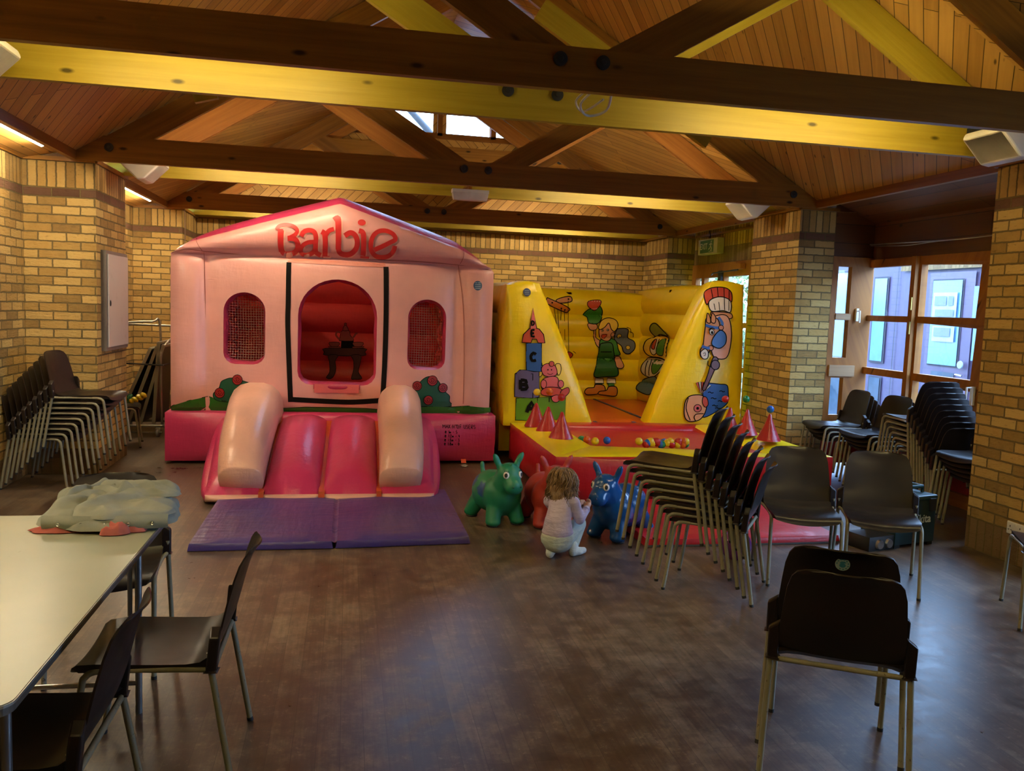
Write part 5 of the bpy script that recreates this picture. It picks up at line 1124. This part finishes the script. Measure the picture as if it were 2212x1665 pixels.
P_.poly(c32([(1400, 1000), (1425, 950), (1480, 935), (1530, 945), (1550, 1000), (1540, 1060), (1500, 1110), (1430, 1118), (1400, 1080)]), PE, INK, 2.2); P_.line(c32([(1425, 955), (1410, 1030), (1440, 1112)]), INK, 2)
P_.poly(c32(circ(1488, 1028, 26)), PKK, INK, 1.6, sm); P_.poly(c32(circ(1488, 1028, 10)), INK, None, 1, sm); P_.poly(c32([(1525, 950), (1550, 955), (1560, 1000), (1540, 1020), (1520, 990)]), RD, INK, 1.8); P_.line(c32([(1530, 1065), (1480, 1068), (1465, 1090), (1475, 1115)]), INK, 2)
for k in range(6): a = -1.95 + k * .2; P_.poly(c32([(1510, 930), (1510 + 95 * math.cos(a), 940 + 95 * math.sin(a)), (1510 + 95 * math.cos(a + .15), 940 + 95 * math.sin(a + .15))]), RD if k % 2 == 0 else WH, INK, 1.2, sm)
P_.build('toy_soldier_print', C)
def onback(x, y, lift):
    p = atY(x, y, 10.83); t = (p.z - .05) / 1.79; d = .075 * abs(math.sin(PI * 6 * t)) ** .55
    return Vector((p.x, 10.92 - d - .006 - lift, p.z)) - CB
P_ = Print(onback, 7)
P_.poly(c32([(935, 490), (965, 478), (1015, 485), (1020, 540), (1062, 570), (1060, 620), (1020, 655), (985, 640), (970, 600), (930, 560)]), GY, INK, 2); P_.poly(c32(circ(960, 532, 15, 14)), YE, INK, 1.2, sm); P_.poly(c32(circ(1015, 610, 15, 14)), YE, INK, 1.2, sm)
P_.poly(c32([(790, 470), (800, 540), (840, 575), (830, 610), (795, 590), (780, 500)]), PE, INK, 1.8); P_.poly(c32([(735, 450), (765, 440), (800, 455), (795, 485), (755, 488)]), PE, INK, 1.6)
P_.poly(c32([(712, 380), (745, 345), (790, 340), (815, 320), (840, 360), (835, 410), (800, 445), (745, 440), (735, 400)]), LG, INK, 2); P_.poly(c32([(735, 320), (745, 288), (820, 282), (825, 310), (795, 350), (770, 350)]), RD, INK, 1.6)
for k in range(5): P_.line(c32([(748 + k * 18, 286), (765 + k * 8, 345)]), WH, 1.3, n=1)
P_.poly(c32([(825, 560), (870, 545), (930, 560), (945, 620), (960, 660), (915, 670), (905, 700), (830, 700), (815, 620)]), LG, INK, 2)
P_.poly(c32([(818, 600), (840, 580), (900, 580), (915, 640), (930, 710), (945, 800), (870, 812), (780, 808), (805, 700)]), pr('dark green', 24, 92, 34), INK, 2)
for x in (840, 898): P_.line(c32([(x, 575), (x - 5, 690)]), INK, 2, n=1)
P_.line(c32([(825, 640), (900, 640)]), INK, 2, n=1)
P_.poly(c32([(930, 675), (965, 680), (985, 735), (965, 755), (935, 745), (930, 715)]), PE, INK, 1.6)
P_.poly(c32([(815, 480), (850, 440), (905, 450), (920, 510), (890, 560), (850, 562), (820, 530)]), PE, INK, 1.8); P_.poly(c32(circ(910, 522, 13, 16)), PE, INK, 1.4, sm)
P_.poly(c32([(808, 470), (830, 425), (880, 405), (930, 420), (943, 460), (920, 498), (895, 480), (880, 440), (850, 470), (820, 485)]), YE, INK, 1.8)
for x, y in ((836, 492), (872, 488)): P_.poly(c32(circ(x, y, 8, 7)), WH, INK, 1, sm); P_.poly(c32(circ(x + 1, y, 3.5, 4.5)), INK, None, 1, sm)
P_.poly(c32([(835, 522), (870, 520), (860, 545), (840, 543)]), RD, INK, 1.2)
for x in (815, 898):
    P_.poly(c32([(x - 25, 822), (x + 30, 826), (x + 34, 858), (x - 28, 858)]), WH, INK, 1.6, sm); P_.poly(c32([(x - 20, 858), (x + 22, 858), (x + 22, 880), (x - 20, 880)]), LG, INK, 1.2, sm)
P_.poly(c32([(790, 865), (845, 872), (850, 915), (800, 930), (730, 935), (710, 915), (730, 890), (775, 885)]), OR, INK, 2); P_.poly(c32([(880, 880), (930, 882), (935, 925), (920, 945), (860, 940), (805, 930), (815, 912), (860, 905)]), OR, INK, 2)
for x, y in ((1000, 470), (1020, 500)): P_.line(c32([(x, y), (x + 25, y + 10), (x + 32, y + 40)]), INK, 1.3)
P_.build('wind_up_toy_print', C)
P_ = Print(onback, 7)
P_.poly(c32([(520, 280), (570, 262), (620, 258), (625, 290), (570, 302), (530, 300)]), TN, INK, 2); P_.poly(c32([(455, 268), (480, 275), (605, 335), (603, 362), (580, 365), (460, 310)]), OR, INK, 2)
for x, y in ((490, 300), (555, 340), (580, 350), (603, 275)): P_.poly(c32(circ(x, y, 6)), INK, None, 1, sm)
for a, b in (((505, 340), (520, 445)), ((555, 345), (548, 515)), ((577, 352), (580, 560)), ((600, 285), (605, 640)), ((530, 345), (535, 480))): P_.line(c32([a, b]), INK, 1.2, n=1)
P_.poly(c32([(592, 650), (610, 640), (635, 660), (620, 685), (600, 680)]), RD, INK, 1.6); P_.line(c32([(635, 635), (655, 650)]), INK, 1.2, n=1); P_.build('puppet_handle_print', C)
def onright(x, y, lift):
    p = atX(x, y, 3.96); t = (p.z - .05) / 1.85; d = .06 * abs(math.sin(PI * 6 * t)) ** .55
    return Vector((4.0 - d - .006 - lift, p.y, p.z)) - CB
P_ = Print(onright, 7)
P_.poly(c32([(1175, 490), (1190, 450), (1220, 445), (1265, 490), (1290, 530), (1240, 520), (1200, 535)]), pr('olive', 120, 128, 20), INK, 2.4); P_.poly(c32([(1135, 600), (1150, 555), (1200, 535), (1265, 530), (1290, 560), (1285, 690), (1240, 680), (1170, 670), (1140, 640)]), YE, INK, 2.2)
P_.poly(c32([(1180, 620), (1195, 560), (1225, 545), (1225, 640), (1195, 660)]), WH, INK, 1.8); P_.poly(c32([(1190, 610), (1200, 560), (1215, 560), (1212, 620)]), RD, INK, 1.5); P_.poly(c32([(1240, 560), (1275, 560), (1270, 660), (1225, 650)]), LG, INK, 1.6)
P_.poly(c32([(1118, 760), (1140, 690), (1200, 680), (1270, 700), (1265, 760), (1200, 815), (1140, 800)]), WH, INK, 2); P_.poly(c32([(1190, 700), (1250, 705), (1240, 770), (1200, 790)]), LG, INK, 1.6); P_.line(c32([(1150, 700), (1150, 800)]), INK, 2); P_.line(c32([(1175, 690), (1175, 805)]), INK, 2)
P_.poly(c32([(1085, 890), (1105, 845), (1160, 820), (1225, 815), (1210, 880), (1180, 935), (1120, 920)]), pr('steel blue', 48, 104, 140), INK, 2.2); P_.build('drum_print', C)
def onleftout(x, y, lift):
    p = atX(x, y, 1.60); return Vector((1.575 - lift, p.y, p.z)) - CB
P_ = Print(onwing, 14); P_.poly(circ(1141, 631, 8.5, 9), flat('badge navy', 20, 44, 92), None, 1, False)
for k in range(3): P_.line([(1136, 627 + k * 4), (1146, 627 + k * 4)], flat('badge pale', 140, 165, 190), 1.1, n=1)
P_.build('round_badge', C)
# ------------------------------------------------------------------ mats
def mat_panel(mb, x0, x1, y0, y1, h, sk=0):
    pillow(mb, [(x0, y0, .004), (x1, y0 + sk, .004), (x0, y1, .004), (x1, y1 + sk, .004), (x0 + .01, y0 + .01, h), (x1 - .01, y0 + .01 + sk, h), (x0 + .01, y1, h), (x1 - .01, y1 + sk, h)], {'z1': .012, 'y0': .006}, 10)
PUR = NT('purple mat vinyl'); _v = PUR.coords('Object'); PUR.link(PUR.ramp(PUR.noise(_v, 2), [(.3, (.042, .027, .16, 1)), (.7, (.066, .044, .225, 1))]), PUR.b.inputs['Base Color']); PUR.b.inputs['Roughness'].default_value = .3
PUR.bump(PUR.math('ADD', PUR.noise(PUR.coords('Object', (1.2, 5, 1)), 3, 4, .6), PUR.noise(PUR.coords('Object', (7, 1.2, 1)), 1.5, 3)), .45, .02)
T = thing('folding_mat', 'purple two panel crash mat at the foot of the pink slide', 'mat', (-.06, 6.1, 0))
for a, b, s in ((-.905, -.008, 0), (.008, .90, .05)):
    mb = MB(); mat_panel(mb, a, b, -.73, .72, .05, s); mb.build('mat_panel', PUR.m, T, .9, True)
mb = MB(); mb.grid(lambda u, v: Vector((-.02 + .04 * u, -.72 + 1.42 * v, .052 - .012 * math.sin(PI * u) + .006 * math.sin(v * 30) * (1 - v))), 4, 24); mb.build('fold_hinge', PUR.m, T, 3.1)
REDM = vinyl('red mat vinyl', (.52, .010, .014, 1), .38, .3)
T = thing('crash_mat', 'red crash mat on the floor before the ball pool', 'mat', (2.77, 5.86, 0))
mb = MB(); mat_panel(mb, -.74, .74, -.60, .58, .055); mb.build('mat_panel', REDM, T, .9, True)
mb = MB(); mb.quad((-.74, -.612, .004), (.74, -.612, .004), (.745, -.60, .014), (-.745, -.60, .014)); mb.build('base_strip', M['black'], T)
# ------------------------------------------------------------------ toy horses to sit on
def hopper(name, label, cat, loc, face, base, spot, spot_c, seed, gloss=.42):
    th = math.atan2(face[0], -face[1]); T = thing(name, label, cat, loc, th)
    t = NT(name + ' rubber'); v = t.coords('Object')
    n = t.noise(v, 5); c = t.ramp(n, [(.3, tuple(x * .85 for x in base[:3]) + (1,)), (.7, base)])
    nz = t.noise(t.coords('Object', (1, 1, 1)), 26, 2)
    sx = t.n.new('ShaderNodeSeparateXYZ'); t.link(v, sx.inputs[0])
    if spot:
        tot = None
        for (x, y, z, r_) in spot:
            dv = t.n.new('ShaderNodeVectorMath'); dv.operation = 'DISTANCE'; t.link(v, dv.inputs[0]); dv.inputs[1].default_value = (x, y, z)
            k = t.math('LESS_THAN', t.math('ADD', dv.outputs['Value'], t.math('MULTIPLY', t.math('SUBTRACT', nz, .5), .09)), r_)
            tot = k if tot is None else t.math('MAXIMUM', tot, k)
        c = t.mix(tot, c, spot_c)
    t.link(c, t.b.inputs['Base Color']); t.b.inputs['Roughness'].default_value = gloss
    parts = [('e', (0, .10, .215), (.158, .205, .162)), ('e', (0, -.045, .215), (.152, .135, .158)), ('c', (0, -.07, .27), (0, -.135, .37), .112, .095), ('e', (0, -.145, .385), (.094, .094, .092)), ('c', (0, -.165, .358), (0, -.225, .320), .078, .066), ('e', (0, -.232, .308), (.072, .056, .054))]
    for s in (-1, 1):
        parts += [('c', (s * .075, -.08, .13), (s * .098, -.105, .048), .064, .056), ('e', (s * .100, -.112, .034), (.058, .062, .034)), ('c', (s * .080, .20, .13), (s * .112, .235, .048), .064, .056), ('e', (s * .114, .242, .034), (.058, .062, .034))]
        R = Euler((.10, s * .48, 0)).to_matrix()
        parts += [('e', (s * .092, -.125, .492), (.027, .019, .066), R), ('c', (s * .060, -.128, .42), (s * .074, -.126, .455), .026, .024)]
    parts += [('c', (0, .275, .30), (0, .30, .345), .024, .020), ('e', (0, .31, .375), (.020, .022, .034)), ('e', (0, -.195, .462), (.014, .010, .022))]
    blob('body', t.m, parts, .010, 5, T)
    wm = M['white'] if 'white' in M else None
    for s in (-1, 1):
        c_ = Vector((s * .058, -.216, .398)); nrm = Vector((s * .55, -.83, .12)).normalized(); q = nrm.to_track_quat('Z', 'Y').to_matrix()
        mb = MB(); mb.ball(c_, .0245, 14, sc=(.9, 1.12, .42), rot=q); e = mb.build('eye', eye_w, T, 3.1)
        mb = MB(); mb.ball(c_ + nrm * .0065, .0145, 12, sc=(.9, 1.15, .4), rot=q); mb.build('pupil', M['black'], e, 3.1)
        mb = MB(); [mb.tube([c_ + q @ Vector((k * .009, .018, .004)), c_ + q @ Vector((k * .016, .034, .002))], .0022, 4) for k in (-1, 0, 1)]; mb.build('eyelashes', M['black'], e)
    mb = MB(); [mb.tube([(s * .026, -.284, .326), (s * .032, -.287, .316)], .006, 6) for s in (-1, 1)]; mb.build('nostrils', plain(name + ' dark', tuple(x * .35 for x in base[:3]) + (1,), .6), T)
    for sx_, sy_ in ((.1, -.102), (-.1, -.102), (.114, .232), (-.114, .232)):
        mb = MB(); mb.lathe([(0, 0), (.040, 0), (.046, .006), (.044, .012)], (sx_, sy_, 0), 14); mb.build('foot_pad', M['black'], T, 1.0)
    return T
eye_w = flat('eye white', 225, 220, 212, .35)
hopper('hopper_horse', 'green inflatable toy horse with blue patches facing the camera', 'toy horse', (1.135, 5.99, 0), (.28, -.96), (.012, .20, .10, 1), [(-.13, .02, .25, .050), (-.12, .17, .30, .05), (.12, .1, .26, .045)], (.01, .06, .22, 1), 1)
hopper('hopper_horse', 'red inflatable toy horse partly hidden behind the crouching child', 'toy horse', (1.50, 5.90, 0), (.08, -1), (.42, .030, .018, 1), [], (0, 0, 0, 1), 2, .5)
hopper('hopper_horse', 'shiny blue inflatable toy horse beside the crouching child', 'toy horse', (1.90, 5.53, 0), (-.80, -.60), (.006, .075, .27, 1), [(.10, .03, .17, .055), (.06, .2, .14, .05)], (.10, .055, .26, 1), 3, .2)
mb = MB(); mb.ball((2.53, 4.93, .105), .103, 22); mb.lathe([(.012, .10), (.016, .104), (0, .106)], (2.53, 4.93, .105), 10); tag(mb.build('hopper_ball', plain('shiny purple rubber', (.20, .045, .20, 1), .14, nscale=2), None, 3.1, False), 'shiny purple ball on the floor behind the tall chair stack', 'ball')
# ------------------------------------------------------------------ crouching child
skin = NT('child skin'); skin.b.inputs['Base Color'].default_value = (.52, .27, .20, 1); skin.b.inputs['Roughness'].default_value = .55; skin.b.inputs['Subsurface Weight'].default_value = .1; skin.b.inputs['Subsurface Radius'].default_value = (.02, .008, .005)
lilac = plain('lilac cotton', (.42, .30, .36, 1), .9, spec=.15, nscale=14); _t = NT('x'); bpy.data.materials.remove(_t.m)
def cotton(name, col, bs):
    t = NT(name); v = t.coords('Object'); n = t.noise(v, 10)
    t.link(t.ramp(n, [(.3, tuple(c * .88 for c in col[:3]) + (1,)), (.7, col)]), t.b.inputs['Base Color']); t.b.inputs['Roughness'].default_value = .92; t.b.inputs['Specular IOR Level'].default_value = .12
    t.bump(t.math('ADD', t.noise(t.coords('Object', (6, 6, 22)), bs, 3, .6), t.math('MULTIPLY', t.noise(v, 260, 2), .15)), .55, .012); return t.m
lilac = cotton('lilac cotton', (.50, .43, .62, 1), 2.2); mint = cotton('pale leggings cotton', (.44, .50, .47, 1), 1.6); sock = cotton('white sock', (.62, .68, .68, 1), 1.5)
KB = Vector((1.42, 5.12, 0)); K = thing('person', 'small child crouching on the floor in lilac top and pale leggings', 'person', KB)
def kp(x, y, Y): return atY(x, y, Y) - KB
head = kp(1217, 1042, 5.23); neck = kp(1214, 1066, 5.21); chest = kp(1211, 1090, 5.17); belly = kp(1205, 1130, 5.11); hips = kp(1204, 1163, 5.10)
shR, elR, wrR = kp(1240, 1085, 5.13), kp(1252, 1122, 5.12), kp(1268, 1097, 5.17)
shL, elL, wrL = kp(1186, 1082, 5.24), kp(1205, 1108, 5.38), kp(1250, 1090, 5.36)
hpR, knR, anR = kp(1218, 1162, 5.10), kp(1251, 1131, 5.24), kp(1238, 1183, 5.13)
hpL, knL, anL = kp(1192, 1162, 5.12), kp(1206, 1128, 5.40), kp(1191, 1186, 5.12)
toR, heR = kp(1260, 1194, 5.14), kp(1237, 1194, 5.10); toL, heL = kp(1195, 1192, 5.22), kp(1188, 1197, 5.075)
for p in (toR, heR, toL, heL): p.z = .026
anR.z = max(anR.z, .055); anL.z = max(anL.z, .055)
palm = wrR + (kp(1272, 1086, 5.20) - wrR) * 1.0
fwd = Vector((.62, .76, -.12)).normalized(); rgt = Vector((.77, -.63, 0)).normalized(); upv = rgt.cross(fwd)
parts = [('e', head, (.074, .078, .083)), ('e', head + fwd * .035 - upv * .03, (.048, .05, .045)), ('c', neck - upv * .01, head - upv * .04, .036, .036), ('c', chest, belly, .066, .078), ('e', hips, (.092, .085, .07)),
         ('c', chest + Vector((0, 0, .02)), shR, .04, .034), ('c', chest + Vector((0, 0, .02)), shL, .04, .034), ('c', shR, elR, .032, .027), ('c', elR, wrR, .027, .019), ('c', shL, elL, .032, .027), ('c', elL, wrL, .027, .019),
         ('c', hpR, knR, .056, .042), ('c', knR, anR, .041, .027), ('c', hpL, knL, .056, .042), ('c', knL, anL, .041, .027), ('c', heR, toR, .022, .016), ('c', heL, toL, .022, .016), ('c', anR, heR, .024, .022), ('c', anL, heL, .024, .022)]
nose = head + fwd * .082 - upv * .012; parts.append(('e', nose, (.009, .009, .010)))
for s in (-1, 1): parts.append(('e', head + rgt * (s * .076) - upv * .012, (.010, .014, .020)))
def hand(w, p, side):
    d = (p - w).normalized(); n = d.cross(side).normalized(); out = [('c', w, w + d * .026, .017, .018), ('c', w + d * .018 + side * .008, w + d * .036 + side * .009, .011, .010), ('c', w + d * .018 - side * .008, w + d * .036 - side * .010, .011, .010)]
    for k, (o, L_) in enumerate(((.0135, .024), (.0045, .029), (-.0045, .027), (-.013, .020))):
        a = w + d * .038 + side * o; b = a + d * (L_ * .55) + n * .006; c = b + d * (L_ * .15) + n * (L_ * .6); out += [('c', a, b, .0062, .0056), ('c', b, c, .0056, .0046)]
    a = w + d * .012 + side * .016; b = a + side * .012 + d * .014 + n * .006; c = b + d * .014 + n * .010 - side * .003; out += [('c', a, b, .0072, .0064), ('c', b, c, .0062, .005)]
    return out
parts += hand(wrR, palm, Vector((0, 0, 1)).cross(palm - wrR).normalized()); parts += hand(wrL, wrL + (fwd * .5 + Vector((.2, 0, .5))) * .03, rgt)
blob('body', skin.m, parts, .0050, 4, K)
for s in (-1, 1):
    c_ = head + fwd * .068 + rgt * (s * .028) + upv * .006; mb = MB(); mb.ball(c_, .010, 10); e = mb.build('eye', eye_w, K, 3.1); mb = MB(); mb.ball(c_ + fwd * .006, .006, 8); mb.build('pupil', M['black'], e, 3.1)
mb = MB(); mb.tube(catmull([head + fwd * .076 + rgt * a - upv * b for a, b in ((-.018, .038), (-.006, .036), (.006, .036), (.018, .038))], 4), .0035, 6); mb.build('mouth', plain('lips', (.42, .13, .11, 1), .5), K, 3.1)
up_ = Vector((0, 0, 1))
hem = belly.lerp(hips, .52)
blob('long_sleeved_top', lilac, [('c', chest + up_ * .008, belly, .074, .090), ('c', belly, hem, .092, .100), ('e', hem - up_ * .002, (.106, .096, .034)), ('c', chest + up_ * .022, shR, .045, .040), ('c', chest + up_ * .022, shL, .045, .040), ('c', shR, elR, .040, .034), ('c', elR, wrR.lerp(elR, .10), .034, .026), ('c', shL, elL, .040, .034), ('c', elL, wrL.lerp(elL, .12), .034, .025), ('c', neck, chest, .042, .06)], .0065, 4, K)
mb = MB(); dr = (wrR - elR).normalized(); mb.tube([elR.lerp(wrR, .84), elR.lerp(wrR, .92)], [.0285, .0275], 12); mb.build('cuff', cotton('cuff lilac', (.42, .36, .54, 1), 2), K, 1.2)
blob('leggings', mint, [('e', hips + up_ * .004, (.112, .098, .078)), ('e', hips + Vector((0, -.01, -.02)), (.098, .09, .07)), ('c', hpR, knR, .066, .049), ('c', knR, anR, .048, .033), ('c', hpL, knL, .066, .049), ('c', knL, anL, .048, .033)], .0065, 4, K)
for he, to, an in ((heR, toR, anR), (heL, toL, anL)):
    blob('sock', sock, [('c', an + up_ * .012, he + up_ * .006, .033, .030), ('c', he, he.lerp(to, .6), .028, .027), ('c', he.lerp(to, .6), to, .027, .022), ('e', he.lerp(to, .5) - up_ * .006, (.034, .036, .018))], .0065, 4, K)
hair_t = NT('light brown hair'); _v = hair_t.coords('Object'); hair_t.link(hair_t.ramp(hair_t.noise(hair_t.coords('Object', (30, 30, 6)), 2.2, 3), [(.30, (.11, .055, .020, 1)), (.52, (.22, .125, .050, 1)), (.75, (.36, .23, .105, 1))]), hair_t.b.inputs['Base Color']); hair_t.b.inputs['Roughness'].default_value = .42
hair_t.bump(hair_t.noise(hair_t.coords('Object', (60, 60, 9)), 3, 3), .6, .01)
HR = blob('hair', hair_t.m, [('e', head + up_ * .012 - fwd * .012, (.090, .092, .090)), ('e', head - fwd * .035 - up_ * .035, (.085, .078, .085)), ('c', head - fwd * .05 - up_ * .05, neck - fwd * .055 - up_ * .015, .07, .055), ('e', head + up_ * .03 + fwd * .03, (.068, .07, .06))], .009, 4, K)
mb = MB(); rd = random.Random(4); hc_ = head + up_ * .010 - fwd * .012
for k in range(230):
    a = rd.uniform(-PI, PI); hd = (-fwd * math.cos(a) + rgt * math.sin(a)); face_on = hd.dot(fwd)
    if face_on > .5: continue
    el = rd.uniform(-.1, 1.35); L_ = rd.uniform(.13, .22) if face_on < .15 else rd.uniform(.09, .14)
    if el < .3: L_ *= .7
    ph = rd.uniform(0, 6); amp = rd.uniform(.005, .015); fr = rd.uniform(9, 16); pts = []; tang = hd.cross(up_); R_ = .099 + rd.uniform(-.004, .005); e2 = el; drop = 0; out_ = rd.uniform(.0, .30)
    N_ = 15
    for j in range(N_):
        t = j / (N_ - 1); st_ = L_ / (N_ - 1)
        if e2 > -.25: e2 -= st_ / R_
        else: drop += st_
        p = hc_ + hd * (R_ * max(.0, math.cos(e2)) + out_ * drop) + up_ * (R_ * math.sin(e2) - drop * 1.0)
        c_ = amp * min(1, t * 1.8); pts.append(p + tang * (c_ * math.sin(fr * t + ph)) + hd * (c_ * .6 * math.cos(fr * t + ph)))
    mb.tube(pts, [.0052 * (1 - .6 * (j / (N_ - 1)) ** 2) for j in range(N_)], 5, flat=.6)
lk = mb.build('hair_lock', hair_t.m, HR, 3.1); lk['kind'] = 'stuff'
# ------------------------------------------------------------------ outside
mb = MB(); mb.quad((5.45, -10, -.08), (30, -10, -.08), (30, 40, -.08), (5.45, 40, -.08)); mb.quad((-20, 12.7, -.1), (5.45, 12.7, -.1), (5.45, 40, -.1), (-20, 40, -.1)); structure(mb.build('ground', plain('paving', (.20, .20, .20, 1), .9)), 'grey paving outside the windows')
BX = 8.2
B_ = thing('neighbouring_building', 'mauve panelled building with glazed doors across the courtyard', 'building', (BX, 10, 0)); BB = Vector((BX, 10, 0))
mauve = plain('mauve cladding', (.062, .044, .092, 1), .6, var=.04); dk = plain('dark gap', (.02, .018, .03, 1), .7); pane_m = plain('reflective pane', (.08, .19, .36, 1), .2, var=.05); pane_d = plain('dark pane', (.03, .05, .08, 1), .15); whitef = plain('white window frame', (.25, .33, .42, 1), .4)  # pane_d is the darker of the two pane colours
def brect(mb, x0, y0, x1, y1, off): # corners in picture units
    a, b = atX(x0, (y0 + y1) / 2, BX), atX(x1, (y0 + y1) / 2, BX); zt, zb = atX((x0 + x1) / 2, y0, BX).z, atX((x0 + x1) / 2, y1, BX).z
    mb.quad(*[Vector((BX - off, y, z)) - BB for y, z in ((a.y, zb), (b.y, zb), (b.y, zt), (a.y, zt))])
mb = MB(); mb.quad(*[Vector((BX, y, z)) - BB for y, z in ((3, -.08), (13.1, -.08), (13.1, 2.62), (3, 2.62))]); mb.build('cladding', mauve, B_)
mb = MB(); mb.quad(*[Vector((BX - .05, y, z)) - BB for y, z in ((3, 2.36), (11.2, 2.36), (11.2, 2.75), (3, 2.75))], [(3, 0), (11.2, 0), (11.2, .4), (3, .4)]); mb.build('brick_band', M['soldier_dark'], B_)
mb = MB(); mb.box((.6, -1.95, 2.75), (1.4, 10, .26)); mb.build('roof_edge', plain('roof edge', (.05, .045, .06, 1), .7), B_)
for r in ((1888, 602, 1914, 780), (1806, 590, 1834, 770), (1878, 815, 1900, 900), (1790, 818, 1815, 895)):
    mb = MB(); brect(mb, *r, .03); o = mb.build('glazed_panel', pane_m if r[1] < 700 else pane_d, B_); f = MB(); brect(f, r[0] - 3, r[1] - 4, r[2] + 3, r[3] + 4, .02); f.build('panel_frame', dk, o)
for x in (1933, 1964, 1970):
    mb = MB(); brect(mb, x, 572, x + 1.6, 900, .03); mb.build('panel_joint', dk, B_)
D_ = MB(); brect(D_, 2002, 588, 2100, 900, .03); D_ = D_.build('door', plain('mauve door', (.085, .058, .105, 1), .55, var=.04), B_)
f = MB(); brect(f, 2014, 603, 2082, 792, .04); f.build('door_frame_line', dk, D_)
g = MB(); brect(g, 2016, 606, 2079, 789, .05); g.build('door_pane', pane_m, D_); g = MB(); brect(g, 2016, 803, 2066, 826, .05); g.build('lower_pane', pane_d, D_)
W_ = MB(); brect(W_, 2024, 632, 2076, 690, .07); W_ = W_.build('window', whitef, B_); g = MB(); brect(g, 2030, 640, 2055, 660, .08); brect(g, 2059, 640, 2070, 660, .08); brect(g, 2030, 669, 2070, 684, .08); g.build('window_pane', pane_d, W_)
W_ = MB(); brect(W_, 2022, 705, 2070, 738, .07); W_ = W_.build('window', whitef, B_); g = MB(); brect(g, 2027, 708, 2062, 727, .08); g.build('window_pane', pane_d, W_)
mb = MB(); brect(mb, 2108, 618, 2126, 690, .04); brect(mb, 2105, 706, 2118, 780, .04); mb.build('glazed_panel', pane_m, B_)
mb = MB(); p = atX(2074, 788, BX - .07) - BB; mb.lathe([(0, -.012), (.05, -.012), (.055, 0)], p, 16, 0, 'x'); mb.build('door_badge', whitef, B_); mb = MB(); p = atX(2072, 809, BX - .06) - BB; mb.tube([p, p + Vector((-.06, 0, 0)), p + Vector((-.06, -.12, -.01))], .014, 6); mb.build('door_handle', M['chrome'], D_)
# bushes and a bank beyond the exit door, tree behind the gable window
leafm = []
for nm, c in (('leaf green', (.13, .21, .06, 1)), ('leaf pale', (.32, .37, .20, 1)), ('leaf olive', (.24, .23, .08, 1)), ('leaf dark', (.03, .06, .03, 1))): leafm.append(plain(nm, c, .6))
def bush(name, loc, rx, ry, rz, n, label, cat, s=.05, seed=1, bands_=None):
    T = thing(name, label, cat, loc); rd = random.Random(seed); mb = MB()
    for k in range(n):
        d = Vector((rd.gauss(0, 1), rd.gauss(0, 1), rd.gauss(0, 1))).normalized() * rd.uniform(.55, 1.0); p = Vector((d.x * rx, d.y * ry, d.z * rz + rz)); q = Euler((rd.uniform(0, 6), rd.uniform(0, 6), rd.uniform(0, 6))).to_matrix(); L_ = s * rd.uniform(.6, 1.3)
        mb.add([p + q @ Vector(v) for v in ((-L_, 0, 0), (0, L_ * .45, 0), (L_, 0, 0), (0, -L_ * .45, 0))], [(0, 1, 2, 3)], mi=rd.choice((0, 0, 1, 1, 2, 3)))
    mb.build('foliage', leafm, T)
    mb = MB()
    for k in range(7): a = rd.uniform(0, 6); mb.tube([(0, 0, 0), (rx * .3 * math.cos(a), ry * .3 * math.sin(a), rz), (rx * .7 * math.cos(a), ry * .7 * math.sin(a), rz * 1.7)], [.03, .02, .006], 5)
    mb.build('stem', plain('bark', (.06, .045, .03, 1), .9), T)
bush('garden_shrub', (6.9, 14.8, -.05), 1.3, 1.0, 1.25, 2200, 'pale leafy shrub seen through the exit door', 'shrub', .075, 5)
bush('garden_shrub', (9.6, 18.2, -.05), 2.6, 2.0, 1.7, 2600, 'taller darker shrub farther off beyond the exit door', 'shrub', .11, 6)
bush('garden_shrub', (5.9, 12.6, -.05), .45, .5, .45, 700, 'low shrub just outside the exit door', 'shrub', .05, 7)
T = thing('tree', 'leafless tree with a few leaves outside the high gable window', 'tree', (2.4, 16.5, -.1)); rd = random.Random(11); mb = MB(); tips = []
def branch(p, d, L_, r_, dep):
    pts = [p]
    for k in range(4): d = (d + Vector((rd.uniform(-.3, .3), rd.uniform(-.3, .3), rd.uniform(-.15, .25)))).normalized(); pts.append(pts[-1] + d * (L_ / 4))
    mb.tube(pts, [r_ * (1 - .12 * k) for k in range(5)], 6)
    if dep == 0: tips.append(pts[-1]); tips.append(pts[2]); return
    for k in range(3): branch(pts[-1 - (k % 2)], (d + Vector((rd.uniform(-1, 1), rd.uniform(-.5, .5), rd.uniform(-.5, .6)))).normalized(), L_ * .62, r_ * .55, dep - 1)
branch(Vector((0, 0, 0)), Vector((-.05, 0, 1)), 4.6, .13, 4); mb.build('trunk', plain('tree bark', (.03, .028, .03, 1), .9), T, 3.1)
mb = MB()
for p in tips:
    for k in range(2):
        c_ = p + Vector((rd.gauss(0, .14), rd.gauss(0, .14), rd.gauss(0, .14))); q = Euler((rd.uniform(0, 6), rd.uniform(0, 6), rd.uniform(0, 6))).to_matrix(); mb.add([c_ + q @ Vector(v) for v in ((-.06, 0, 0), (0, .035, 0), (.06, 0, 0), (0, -.035, 0))], [(0, 1, 2, 3)])
mb.build('foliage', plain('dark leaf', (.03, .05, .05, 1), .7), T)
